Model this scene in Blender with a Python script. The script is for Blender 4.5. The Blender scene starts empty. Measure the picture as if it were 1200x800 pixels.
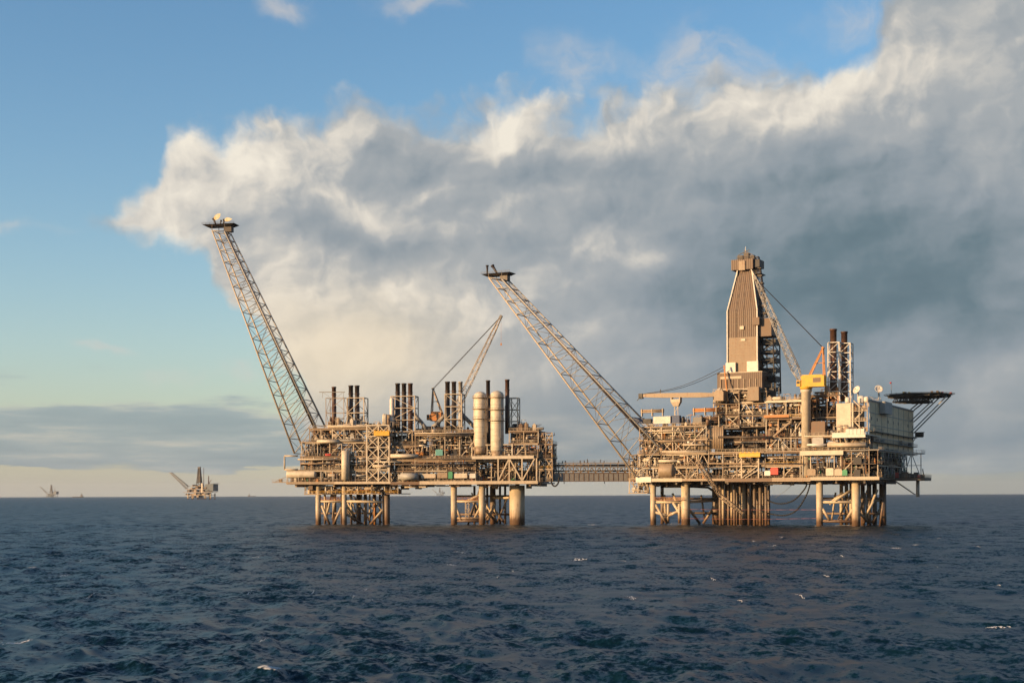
import bpy, math, random
import numpy as np
from mathutils import Vector, Matrix

# ------------------------------------------------------------------ basics
sc = bpy.context.scene
col = sc.collection
PI = math.pi
F = 1648.0            # focal length in pixels of the 1200 px wide photograph
HY = 579.3            # eye level in the photograph
ROLL = 0.003
CAMH = 13.6           # bridge deck of the vessel the picture was taken from
SUN_AZ = math.radians(244)   # compass-like, from +Y clockwise: behind and to the left
SUN_EL = math.radians(11)

def derol(px, py):
    dx, dy = px - 600.0, py - HY
    return dx - ROLL * dy, dy + ROLL * dx

# ------------------------------------------------------------------ node helpers
class NT:
    def __init__(s, tree):
        s.t = tree; s.n = tree.nodes; s.l = tree.links
    def new(s, kind, **kw):
        n = s.n.new(kind)
        for k, v in kw.items(): setattr(n, k, v)
        return n
    def put(s, sock, v):
        if v is None: return
        if isinstance(v, (int, float)):
            sock.default_value = v
        elif isinstance(v, (tuple, list)):
            sock.default_value = tuple(v) if len(v) == len(sock.default_value) else tuple(v) + (1.0,)
        else:
            s.l.new(v, sock)
    def m(s, op, a, b=None, c=None, clamp=False):
        n = s.new('ShaderNodeMath', operation=op, use_clamp=clamp)
        s.put(n.inputs[0], a); s.put(n.inputs[1], b); s.put(n.inputs[2], c)
        return n.outputs[0]
    def add(s, *a):
        r = a[0]
        for x in a[1:]: r = s.m('ADD', r, x)
        return r
    def mul(s, a, b): return s.m('MULTIPLY', a, b)
    def sub(s, a, b): return s.m('SUBTRACT', a, b)
    def mad(s, a, b, c): return s.m('MULTIPLY_ADD', a, b, c)
    def sstep(s, x, lo, hi, a=0.0, b=1.0):
        n = s.new('ShaderNodeMapRange', interpolation_type='SMOOTHSTEP')
        s.put(n.inputs[0], x); s.put(n.inputs[1], lo); s.put(n.inputs[2], hi); s.put(n.inputs[3], a); s.put(n.inputs[4], b)
        return n.outputs[0]
    def xyz(s, x, y, z=0.0):
        n = s.new('ShaderNodeCombineXYZ')
        s.put(n.inputs[0], x); s.put(n.inputs[1], y); s.put(n.inputs[2], z)
        return n.outputs[0]
    def noise(s, vec, scale, detail=4, rough=0.5, lac=2.0, out=0):
        n = s.new('ShaderNodeTexNoise')
        n.noise_dimensions = '3D'
        s.put(n.inputs['Vector'], vec); s.put(n.inputs['Scale'], scale); s.put(n.inputs['Detail'], detail)
        s.put(n.inputs['Roughness'], rough); s.put(n.inputs['Lacunarity'], lac)
        return n.outputs[out]
    def mix(s, f, a, b, blend='MIX'):
        n = s.new('ShaderNodeMix', data_type='RGBA', blend_type=blend)
        s.put(n.inputs[0], f); s.put(n.inputs[6], a); s.put(n.inputs[7], b)
        return n.outputs[2]
    def curve(s, x, pts, lo, hi):
        """piecewise smooth function of x; points in real units"""
        n = s.new('ShaderNodeFloatCurve')
        mr = s.new('ShaderNodeMapRange'); s.put(mr.inputs[0], x); mr.inputs[1].default_value = lo; mr.inputs[2].default_value = hi
        ys = [p[1] for p in pts]; y0, y1 = min(ys), max(ys)
        if y1 - y0 < 1e-6: y1 = y0 + 1
        c = n.mapping.curves[0]
        P = [((p[0] - lo) / (hi - lo), (p[1] - y0) / (y1 - y0)) for p in pts]
        while len(c.points) < len(P): c.points.new(0.5, 0.5)
        for q, p in zip(c.points, P): q.location = p
        n.mapping.update()
        s.l.new(mr.outputs[0], n.inputs['Value'])
        return s.mad(n.outputs[0], y1 - y0, y0)
    def ramp(s, f, stops):
        n = s.new('ShaderNodeValToRGB')
        e = n.color_ramp.elements
        while len(e) < len(stops): e.new(0.5)
        for q, (p, c) in zip(e, stops): q.position = p; q.color = (*c, 1)
        s.put(n.inputs[0], f)
        return n.outputs[0]

def srgb(*c):
    return tuple(((x / 255) / 12.92 if x / 255 <= .04045 else ((x / 255 + .055) / 1.055) ** 2.4) for x in c)

# ------------------------------------------------------------------ sky
def build_world():
    w = bpy.data.worlds.new("World"); sc.world = w; w.use_nodes = True
    t = NT(w.node_tree)
    for n in list(t.n): t.n.remove(n)
    out = t.new('ShaderNodeOutputWorld')
    sky = t.new('ShaderNodeTexSky', sky_type='NISHITA', sun_disc=False)
    sky.sun_elevation = SUN_EL; sky.sun_rotation = SUN_AZ
    sky.altitude = 10; sky.air_density = 1.0; sky.dust_density = 0.6; sky.ozone_density = 2.0
    g = t.new('ShaderNodeTexCoord').outputs['Generated']
    sp = t.new('ShaderNodeSeparateXYZ'); t.l.new(g, sp.inputs[0])
    K = F / 100.0
    U = t.mul(t.m('ARCTAN2', sp.outputs[0], sp.outputs[1]), K)          # azimuth, 1 unit = 1/16.48 rad
    V = t.mul(t.m('ARCSINE', sp.outputs[2]), K)                         # elevation, same unit
    def uv(px, py):
        dx, dy = derol(px, py)
        a = math.atan2(dx, F); e = math.atan2(-dy, math.hypot(F, dx))
        return a * K, e * K
    q = t.xyz(U, V, 0)
    # domain warps, coarse and fine
    wc = t.new('ShaderNodeSeparateXYZ'); t.l.new(t.noise(q, 0.75, 3, .55, out=1), wc.inputs[0])
    wf = t.new('ShaderNodeSeparateXYZ'); t.l.new(t.noise(q, 2.6, 5, .6, out=1), wf.inputs[0])
    Uw = t.add(U, t.mad(wc.outputs[0], 1.3, -.65), t.mad(wf.outputs[0], .26, -.13))
    Vw = t.add(V, t.mad(wc.outputs[1], .8, -.4), t.mad(wf.outputs[1], .24, -.12))
    qw = t.xyz(Uw, Vw, 0)
    # --- the big bank: upper and lower outline as functions of azimuth
    top = [(125, 246), (160, 222), (200, 172), (250, 140), (310, 120), (400, 114), (470, 118), (530, 116), (590, 106), (660, 122), (720, 100),
           (800, 92), (880, 72), (960, 66), (1020, 42), (1080, -20), (1200, -60), (1500, -80)]
    bot = [(125, 258), (165, 276), (215, 282), (252, 300), (275, 345), (310, 392), (340, 440), (365, 500), (420, 600), (700, 640), (1500, 640)]
    tp = [uv(*p) for p in top]; bp = [uv(*p) for p in bot]
    lo, hi = tp[0][0], tp[-1][0]
    VT = t.curve(Uw, tp, lo, hi); VB = t.curve(Uw, bp, lo, hi)
    d = t.m('MINIMUM', t.sub(VT, Vw), t.sub(Vw, VB))
    nz = t.noise(qw, 1.5, 6, .58)
    nb = t.noise(qw, 4.5, 5, .55)
    def puff(vec, sc_, smooth=True):
        n = t.new('ShaderNodeTexVoronoi', feature='SMOOTH_F1' if smooth else 'F1'); n.voronoi_dimensions = '2D'
        t.put(n.inputs['Vector'], vec); n.inputs['Scale'].default_value = sc_
        if smooth: n.inputs['Smoothness'].default_value = .6
        return t.sub(.5, n.outputs['Distance'])
    Up, Vp = t.add(U, t.mad(wf.outputs[0], .36, -.18)), t.add(V, t.mad(wf.outputs[1], .36, -.18))
    pA = puff(t.xyz(t.mul(Up, .8), Vp, 0), 1.7); pA2 = puff(t.xyz(t.mul(t.add(Up, -.10), .8), t.add(Vp, .09), 0), 1.7)
    pB = puff(t.xyz(Up, Vp, 2), 4.2, False); pB2 = puff(t.xyz(t.add(Up, -.045), t.add(Vp, .04), 2), 4.2, False)
    tu, tv = uv(185, 243); te = t.m('POWER', 2.718, t.mul(t.add(t.m('POWER', t.mul(t.sub(U, tu), 2.4), 2.0), t.m('POWER', t.mul(t.sub(V, tv), 3.6), 2.0)), -1.0))
    d = t.mad(te, .34, d)
    dd = t.add(d, t.mad(nz, .62, -.31), t.mad(nb, .20, -.10), t.mul(pA, .36), t.mul(pB, .10))
    dens = t.sstep(dd, -.03, .36)
    dens = t.mul(dens, t.sstep(U, -4.95, -4.55))
    # --- light on the bank: sunlit billows and shaded bellies
    q2 = t.xyz(t.add(U, -.20), t.add(V, .10), 0)       # a step towards the sun
    qs = t.xyz(t.mul(U, .62), V, 1.7); qs2 = t.xyz(t.mul(t.add(U, -.24), .62), t.add(V, .13), 1.7)
    nA = t.noise(qs, .85, 3, .45); nB = t.noise(qs2, .85, 3, .45)
    q3 = t.xyz(t.add(U, -.07), t.add(V, .06), 0)
    nC = t.noise(qw, 2.3, 4, .5); nD = t.noise(t.xyz(t.add(Uw, -.09), t.add(Vw, .06), 0), 2.3, 4, .5)
    rel = t.mul(t.add(t.add(t.mul(t.sub(nA, nB), .95), t.mul(t.sub(nC, nD), .36)), t.add(t.mul(t.sub(pA, pA2), .42), t.mul(t.sub(pB, pB2), .10))), t.sstep(V, .6, 3.2, .35, 1.0))
    ns = t.noise(t.xyz(t.mul(U, .45), t.mul(t.add(V, t.mul(U, -.10)), 1.25), 14.0), 1.05, 6, .55)
    nt = t.noise(t.xyz(t.mul(Uw, .8), t.mul(t.add(Vw, t.mul(Uw, -.08)), 1.3), 44.0), 2.1, 5, .52)
    L = t.add(t.sstep(U, 0.5, 3.5, .52, .42), t.mad(ns, .34, -.17), t.mad(nt, .08, -.04))
    blobs = [  # px, py, sx, sy, tilt, amount
        (275, 172, 110, 38, -4, .50), (185, 250, 48, 32, 0, .50), (250, 225, 70, 26, 12, .30), (400, 155, 90, 26, 4, .28),
        (440, 248, 150, 16, 20, .26), (590, 142, 46, 32, 0, .44), (690, 140, 70, 30, -10, .30), (790, 132, 80, 30, -8, .30), (880, 124, 70, 36, -10, .42),
        (975, 98, 70, 36, -20, .40), (1090, 60, 120, 50, -10, .32), (1165, 130, 60, 60, 0, .18),
        (390, 325, 150, 30, 12, .28), (330, 345, 70, 60, 10, .26), (390, 432, 120, 60, 0, .46), (520, 345, 90, 34, 25, .16), (560, 455, 110, 26, 0, .22),
        (725, 288, 62, 24, 6, .30), (630, 345, 90, 50, 0, .12), (1165, 470, 90, 40, -25, .20), (1135, 548, 60, 16, -4, .22), (1060, 400, 60, 20, -15, .08), (1130, 215, 120, 30, -10, .10), (700, 420, 150, 60, 0, .06),
        (478, 178, 72, 26, 10, -.20), (390, 272, 130, 20, 10, -.20), (560, 235, 90, 22, 8, .10), (650, 190, 80, 18, 0, -.06), (700, 215, 90, 16, -4, .08),
        (920, 330, 230, 100, 0, -.20), (1120, 330, 150, 80, 0, -.10), (580, 295, 90, 20, 10, -.08), (1000, 470, 160, 60, 0, -.06), (250, 258, 60, 10, 0, .0)]
    for px, py, sx, sy, tl, am in blobs:
        if am == 0: continue
        cu, cv = uv(px, py); c, s_ = math.cos(math.radians(-tl)), math.sin(math.radians(-tl))
        du, dv = t.sub(Uw, cu), t.sub(Vw, cv)
        a = t.mul(t.add(t.mul(du, c), t.mul(dv, s_)), 100.0 / sx)
        b = t.mul(t.add(t.mul(du, -s_), t.mul(dv, c)), 100.0 / sy)
        e = t.m('POWER', 2.718, t.mul(t.add(t.mul(a, a), t.mul(b, b)), -1.0))
        L = t.mad(e, am, L)
    L = t.add(L, t.mul(t.sub(1.0, t.sstep(dd, .05, .75)), .10))
    L = t.add(L, t.mul(rel, t.mad(t.m('MINIMUM', t.m('MAXIMUM', L, 0.0), .8), 1.0, .22)), t.mad(nz, .16, -.08))
    L = t.sub(L, t.mul(t.m('MAXIMUM', t.sub(L, .55), 0.0), .42))
    L = t.add(L, t.mul(t.mul(t.add(t.sub(nC, nD), t.mul(t.sub(pA, pA2), .5)), t.sstep(L, .45, .8)), .5))
    ccol = t.ramp(L, [(0.0, srgb(88, 110, 121)), (.20, srgb(108, 128, 138)), (.40, srgb(144, 155, 163)), (.58, srgb(168, 173, 176)), (.80, srgb(217, 211, 201)), (1.0, srgb(241, 233, 218))])
    # --- low flat layers left of the bank and thin streaks
    ql = t.xyz(t.mul(U, .55), t.mul(V, 2.6), 3.0)
    ls = t.noise(ql, 1.0, 5, .55)
    ls2 = t.noise(t.xyz(t.mul(U, .35), t.mul(V, 3.2), 9.0), 1.2, 5, .6)
    pb = [(-0.5, 0), (.16, 0.0), (.26, .15), (.36, .95), (.75, 1.0), (1.0, .72), (1.2, .25), (1.5, .12), (2.2, 0), (6, 0)]
    band = t.curve(t.add(V, t.mad(ls2, .85, -.42)), pb, -.5, 6)
    low = t.mul(t.sstep(t.add(ls, t.mul(band, .55)), .62, .95), t.sstep(band, .0, .3))
    lowL = t.add(t.sstep(ls2, .35, .72, .12, .8), t.sstep(V, .6, 1.35, -.12, .30))
    lcol = t.ramp(lowL, [(0.0, srgb(126, 146, 160)), (.4, srgb(150, 164, 172)), (.75, srgb(196, 192, 184)), (1.0, srgb(216, 207, 194))])
    # wisps high up right of centre
    wn = t.noise(t.xyz(t.mul(Uw, .8), Vw, 5.0), 1.3, 6, .62)
    wm = None
    for px, py, sx, sy in ((845, 45, 60, 45), (665, 85, 45, 30), (500, 0, 110, 14), (800, 80, 60, 22), (340, 5, 30, 14), (20, 265, 50, 8), (120, 398, 40, 7), (240, 440, 90, 12), (1010, 15, 60, 25)):
        cu, cv = uv(px, py)
        a = t.mul(t.sub(Uw, cu), 100.0 / sx); b = t.mul(t.sub(Vw, cv), 100.0 / sy)
        e = t.m('POWER', 2.718, t.mul(t.add(t.mul(a, a), t.mul(b, b)), -1.0))
        wm = e if wm is None else t.m('ADD', wm, e)
    wisp = t.mul(t.sstep(t.mul(t.m('MINIMUM', wm, 1.0), t.mad(wn, 3.2, -1.05)), .05, 1.0), .55)
    # --- sky colour: Nishita, warmed by thin haze near the horizon
    STR = 0.105
    hz = t.mul(t.m('POWER', 2.718, t.mul(t.m('MAXIMUM', V, 0.0), -.70)), .85)
    hzc = t.ramp(t.sstep(U, -6, 6.5), [(0, srgb(182, 178, 170)), (.5, srgb(198, 196, 186)), (1, srgb(146, 152, 152))])
    def up(c): 
        n = t.new('ShaderNodeMix', data_type='RGBA', blend_type='MULTIPLY'); n.inputs[0].default_value = 1
        t.put(n.inputs[6], c); k_ = 2 ** -EXPO / STR; n.inputs[7].default_value = (k_, k_, k_, 1); return n.outputs[2]
    hs = t.new('ShaderNodeHueSaturation'); hs.inputs['Saturation'].default_value = 1.18; hs.inputs['Value'].default_value = SKYV
    t.l.new(sky.outputs[0], hs.inputs['Color'])
    c = t.mix(hz, hs.outputs[0], up(hzc))
    c = t.mix(wisp, c, up(srgb(214, 206, 198)))
    c = t.mix(t.mul(low, .74), c, up(lcol))
    gu, gv = uv(395, 432); ga = t.mul(t.sub(Uw, gu), .62); gb = t.mul(t.sub(Vw, gv), 1.25)
    glow = t.m('POWER', 2.718, t.mul(t.add(t.mul(ga, ga), t.mul(gb, gb)), -1.0))
    ccol = t.mix(t.mul(glow, .72), ccol, srgb(240, 222, 192))
    lay = t.add(t.mul(t.noise(t.xyz(t.mul(U, .30), t.mul(V, 1.9), 21.0), 1.0, 5, .55), 1.0), t.mul(t.noise(t.xyz(t.mul(U, .8), t.mul(V, 4.0), 31.0), 1.0, 4, .5), .35))
    layc = t.ramp(t.add(t.mad(lay, 1.7, -.72), t.mul(t.m('MINIMUM', U, 1.0), -.03)), [(0.0, srgb(116, 134, 146)), (.4, srgb(136, 149, 155)), (.7, srgb(176, 176, 170)), (1.0, srgb(206, 199, 184))])
    ccol = t.mix(t.mul(t.sstep(V, .25, 1.75, 1.0, 0.0), t.mul(t.sstep(U, -4.0, -.5, .45, .85), t.sstep(U, 3.6, 5.2, 1.0, .55))), ccol, layc)
    # near the horizon the bank dissolves into the same haze
    fadeb = t.sstep(V, -.05, .5, .15, 1.0)
    c = t.mix(t.mul(dens, fadeb), c, up(ccol))
    bg = t.new('ShaderNodeBackground'); bg.inputs[1].default_value = STR
    t.l.new(c, bg.inputs[0]); t.l.new(bg.outputs[0], out.inputs[0])
    w.cycles.sampling_method = 'MANUAL'; w.cycles.sample_map_resolution = 512

SKYV = 1.15
EXPO = .72
build_world()

# sun lamp
sd = bpy.data.lights.new('sun', 'SUN'); sd.energy = 5.0; sd.angle = math.radians(.55); sd.color = (1.0, .63, .31)
so = bpy.data.objects.new('sun', sd); col.objects.link(so)
sdir = Vector((math.sin(SUN_AZ) * math.cos(SUN_EL), math.cos(SUN_AZ) * math.cos(SUN_EL), math.sin(SUN_EL)))
so.rotation_euler = sdir.to_track_quat('Z', 'Y').to_euler()
so.location = (-200, -200, 200)

# camera
cd = bpy.data.cameras.new('camera'); cam = bpy.data.objects.new('camera', cd); col.objects.link(cam)
cd.sensor_width = 36; cd.lens = F / 1200 * 36; cd.shift_y = (HY - 400) / 1200; cd.clip_end = 60000; cd.clip_start = .5
cam.location = (0, 0, CAMH); cam.rotation_euler = (PI / 2, ROLL, 0)
sc.camera = cam
sc.view_settings.view_transform = 'Standard'; sc.view_settings.look = 'None'; sc.view_settings.exposure = EXPO; sc.view_settings.gamma = 1
sc.cycles.max_bounces = 6; sc.cycles.diffuse_bounces = 3; sc.cycles.glossy_bounces = 3; sc.cycles.volume_bounces = 0

# ------------------------------------------------------------------ sea
SEAR = .36
def sea_material():
    m = bpy.data.materials.new('sea_water'); m.use_nodes = True
    t = NT(m.node_tree); b = t.n['Principled BSDF']
    pos = t.new('ShaderNodeNewGeometry')
    p = pos.outputs['Position']
    mp = t.new('ShaderNodeMapping'); mp.inputs['Rotation'].default_value = (0, 0, .5); mp.inputs['Scale'].default_value = (1, .62, 1)
    t.l.new(p, mp.inputs[0])
    n1 = t.noise(mp.outputs[0], 1.6, 5, .7, out=1)     # ripples
    n2 = t.noise(mp.outputs[0], .16, 4, .6, out=1)     # chop seen far away
    ms = t.new('ShaderNodeMapping'); ms.inputs['Rotation'].default_value = (0, 0, -.5); ms.inputs['Scale'].default_value = (.0032, .011, 1); t.l.new(p, ms.inputs[0])
    n3 = t.noise(ms.outputs[0], 1.0, 4, .6)                      # gust patches
    def vm(op, a, b_=None, sc_=None):
        n = t.new('ShaderNodeVectorMath', operation=op)
        t.put(n.inputs[0], a)
        if b_ is not None: t.put(n.inputs[1], b_)
        if sc_ is not None: t.put(n.inputs['Scale'], sc_)
        return n.outputs[0]
    s1 = vm('SUBTRACT', n1, (.5, .5, .5)); s2 = vm('SUBTRACT', n2, (.5, .5, .5))
    gust = t.sstep(n3, .34, .66, .75, 1.2)
    amp = vm('ADD', vm('SCALE', s1, sc_=t.mul(gust, 2.6)), vm('SCALE', s2, sc_=1.9))
    flat = vm('MULTIPLY', amp, (1, 1, 0))
    nn = vm('NORMALIZE', vm('ADD', pos.outputs['Normal'], flat))
    t.l.new(nn, b.inputs['Normal'])
    # foam on the steepest crests
    at = t.new('ShaderNodeAttribute', attribute_name='crest')
    fn = t.noise(p, 1.3, 5, .7)
    foam = t.sstep(t.add(at.outputs['Fac'], t.mad(fn, .9, -.45)), .78, 1.05)
    t.l.new(t.mix(foam, (.001, .0115, .0185), (.42, .43, .43)), b.inputs['Base Color'])
    t.l.new(t.mad(foam, .4, SEAR), b.inputs['Roughness'])
    b.inputs['IOR'].default_value = 1.333; b.inputs['Specular IOR Level'].default_value = .36
    return m

def wave_set(seed=4):
    rng = np.random.default_rng(seed)
    ws = []
    for i in range(84):
        lam = .75 * (14 / .75) ** ((i + rng.random()) / 84)
        th = math.radians(200) + rng.normal(0, .62)
        st = .033 * (1.0 if lam < 6 else (6 / lam) ** .6)
        ws.append((2 * PI / lam, th, st * lam / (2 * PI), rng.random() * 2 * PI, lam))
    return ws
WAVES = wave_set()

def sea_heights(x, y, spacing):
    z = np.zeros_like(x); hx = np.zeros_like(x); hyy = np.zeros_like(x)
    for k, th, a, ph, lam in WAVES:
        w = np.clip(lam / (2.6 * spacing) - .6, 0, 1)
        arg = k * (x * math.cos(th) + y * math.sin(th)) + ph
        s, c = np.sin(arg), np.cos(arg)
        z += w * a * s
        hx -= w * a * .75 * math.cos(th) * -c; hyy -= w * a * .75 * math.sin(th) * -c
    # slow patches of rougher and calmer water
    g = 1 + .35 * np.sin(x * .021 + 1.3 + .6 * np.sin(y * .013)) * np.sin(y * .017 + .4 + .8 * np.sin(x * .011))
    return z * g, hx * g, hyy * g

def build_sea():
    r1 = 62 * np.power(1.0042, np.arange(0, 600))
    r1 = r1[r1 < 720]
    r2 = [r1[-1]]
    while r2[-1] < 20000: r2.append(r2[-1] * 1.035)
    R_ = np.concatenate([[4, 12, 24, 36, 48], r1, np.array(r2[1:])])
    th = np.concatenate([np.radians(np.linspace(-27, 27, 740)), np.radians(np.linspace(27, 333, 62)[1:])])
    rr, tt = np.meshgrid(R_, th, indexing='ij')
    x = rr * np.sin(tt); y = rr * np.cos(tt)
    dr = np.gradient(R_)[:, None] * np.ones_like(rr)
    spacing = np.maximum(dr, rr * math.radians(54 / 740) * np.where(np.abs(((tt + PI) % (2 * PI)) - PI) < math.radians(27.1), 1, 60))
    z, hx, hy = sea_heights(x, y, spacing)
    near = z[(rr < 500) & (rr > 60)]; zl_, zh_ = np.percentile(near, 98.5), np.percentile(near, 99.97)
    crest = np.clip((z - zl_) / (zh_ - zl_), 0, 1)
    x = x + hx; y = y + hy
    nr, na = rr.shape
    verts = np.stack([x, y, z], -1).reshape(-1, 3)
    verts = np.vstack([verts, [[0, 0, 0]]])
    i, j = np.meshgrid(np.arange(nr - 1), np.arange(na - 1), indexing='ij')
    a = (i * na + j).ravel()
    quads = np.stack([a, a + 1, a + na + 1, a + na], -1)[:, ::-1]
    me = bpy.data.meshes.new('sea')
    nq = len(quads)
    tri = np.array([[len(verts) - 1, k + 1, k] for k in range(na - 1)])[:, ::-1]
    me.vertices.add(len(verts)); me.vertices.foreach_set('co', verts.astype(np.float32).ravel())
    loops = np.concatenate([quads.ravel(), tri.ravel()]).astype(np.int32)
    me.loops.add(len(loops)); me.loops.foreach_set('vertex_index', loops)
    starts = np.concatenate([np.arange(nq) * 4, nq * 4 + np.arange(len(tri)) * 3]).astype(np.int32)
    me.polygons.add(nq + len(tri)); me.polygons.foreach_set('loop_start', starts)
    me.polygons.foreach_set('use_smooth', np.ones(nq + len(tri), dtype=bool))
    me.update(calc_edges=True); me.validate()
    at = me.attributes.new('crest', 'FLOAT', 'POINT')
    at.data.foreach_set('value', np.append(crest.ravel(), 0).astype(np.float32))
    o = bpy.data.objects.new('sea_water', me); col.objects.link(o)
    me.materials.append(sea_material())
    o['kind'] = 'structure'; o['label'] = 'dark blue choppy open sea reaching to the horizon'
build_sea()
#@@MAIN
# ------------------------------------------------------------------ materials
def steel(name, base, rust=.25, rustc=(.16, .075, .035), rough=.55, scale=1.0, stripes=None, bump=.14, wet=False, metal=0.0, streak=True):
    """painted steel: uneven paint, rust blotches and rain streaks that belong to the surface"""
    m = bpy.data.materials.new(name); m.use_nodes = True
    t = NT(m.node_tree); b = t.n['Principled BSDF']
    p = t.new('ShaderNodeTexCoord').outputs['Object']
    oi = t.new('ShaderNodeObjectInfo').outputs['Random']
    off = t.new('ShaderNodeVectorMath', operation='ADD'); t.l.new(p, off.inputs[0]); t.l.new(t.xyz(t.mul(oi, 37.0), t.mul(oi, 11.0), 0.0), off.inputs[1])
    p = off.outputs[0]
    n1 = t.noise(p, .55 * scale, 5, .65)
    mp = t.new('ShaderNodeMapping'); mp.inputs['Scale'].default_value = (1.6, 1.6, .22); t.l.new(p, mp.inputs[0])
    n2 = t.noise(mp.outputs[0], .9 * scale, 4, .6)
    c = t.mix(t.sstep(n1, .3, .7, 0, 1), tuple(x * .82 for x in base), tuple(min(1, x * 1.12) for x in base))
    c = t.mix(t.mul(t.sstep(t.add(t.mul(n1, .5), t.mul(n2, .5)), .60 - rust * .22, .74 - rust * .1), min(1, rust * 2.2)), c, rustc)
    c = t.mix(t.mad(oi, .22, 0.0), c, tuple(x * .62 for x in base))
    if wet:   # weed and wet steel up to the splash line
        sw = t.new('ShaderNodeSeparateXYZ'); t.l.new(t.new('ShaderNodeNewGeometry').outputs['Position'], sw.inputs[0])
        c = t.mix(t.sstep(t.add(sw.outputs[2], t.mad(n2, -5.0, 2.5)), 1.8, 4.2, .93, 0.0), c, (.018, .017, .012))
        c = t.mix(t.mul(t.sstep(t.add(sw.outputs[2], t.mad(n2, -9.0, 4.5)), 3.0, 8.0, 1.0, 0.0), .5), c, (.17, .085, .04))
    t.l.new(c, b.inputs['Base Color'])
    if stripes:
        sp = t.new('ShaderNodeSeparateXYZ'); t.l.new(t.new('ShaderNodeTexCoord').outputs['Object'], sp.inputs[0])
        w = t.m('SINE', t.mul(t.add(sp.outputs[0], sp.outputs[1]), 2 * PI / stripes))
        bp = t.new('ShaderNodeBump'); bp.inputs['Strength'].default_value = 1.0; bp.inputs['Distance'].default_value = bump
        t.l.new(w, bp.inputs['Height']); t.l.new(bp.outputs[0], b.inputs['Normal'])
    t.l.new(t.mad(n1, .3, rough - .15), b.inputs['Roughness'])
    b.inputs['Metallic'].default_value = metal
    return m

MAT = dict(
    cream=steel('cream_paint', (0.459, 0.377, 0.271), .34),
    pale=steel('pale_paint', (0.541, 0.467, 0.353), .18),
    white=steel('white_paint', (0.607, 0.566, 0.492), .08),
    tan=steel('tan_paint', (0.295, 0.217, 0.139), .45),
    brown=steel('brown_steel', (0.139, 0.086, 0.049), .45),
    grey=steel('grey_steel', (0.197, 0.184, 0.164), .28),
    lgrey=steel('light_grey_steel', (0.344, 0.328, 0.295), .16),
    dark=steel('dark_steel', (0.020, 0.016, 0.013), .2),
    mid=steel('weathered_steel', (0.064, 0.048, 0.035), .35),
    rust=steel('rusted_stack', (0.070, 0.037, 0.025), .6, (.14, .055, .025)),
    soot=steel('sooty_stack', (0.029, 0.021, 0.018), .25),
    clad=steel('brown_cladding', (0.104, 0.062, 0.036), .36, (.15, .095, .06), stripes=.9, bump=.022),
    panel=steel('cream_cladding', (0.235, 0.170, 0.108), .46),
    wallgrey=steel('grey_cladding', (0.70, 0.53, 0.31), .16, stripes=1.5, bump=.04),
    orange=steel('orange_paint', (0.425, 0.170, 0.038), .22),
    yellow=steel('yellow_paint', (0.612, 0.340, 0.025), .10),
    red=steel('red_paint', (0.468, 0.043, 0.025), .05),
    green=steel('green_paint', (0.051, 0.255, 0.119), .05),
    teal=steel('teal_paint', (0.102, 0.306, 0.272), .05),
    blue=steel('blue_tarpaulin', (0.043, 0.068, 0.136), .05),
    rubber=steel('black_rubber', (0.015, 0.014, 0.014), .0),
    heli=steel('dark_deck_paint', (0.038, 0.043, 0.038), .1),
    jacket=steel('jacket_steel', (0.492, 0.402, 0.271), .40, (.15, .08, .04), wet=True),
    conduct=steel('conductor_steel', (0.164, 0.123, 0.086), .5, (.09, .05, .03), wet=True),
    shadegrey=steel('blue_grey_shade', (.075, .098, .115), .1),  # shade on far platforms, put into the base colour
    pinkrope=steel('red_rope', (0.344, 0.115, 0.090), .0),
)
def flame_mat():
    m = bpy.data.materials.new('gas_flame'); m.use_nodes = True
    t = NT(m.node_tree); 
    for n in list(t.n): t.n.remove(n)
    o = t.new('ShaderNodeOutputMaterial'); e = t.new('ShaderNodeEmission')
    p = t.new('ShaderNodeTexCoord').outputs['Object']
    e.inputs[1].default_value = .72
    t.l.new(t.ramp(t.noise(p, .55, 3), [(.3, (1.0, .46, .12)), (.6, (1.0, .66, .30)), (.8, (1.0, .78, .55))]), e.inputs[0]); t.l.new(e.outputs[0], o.inputs[0])
    return m
MAT['flame'] = flame_mat()

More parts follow.
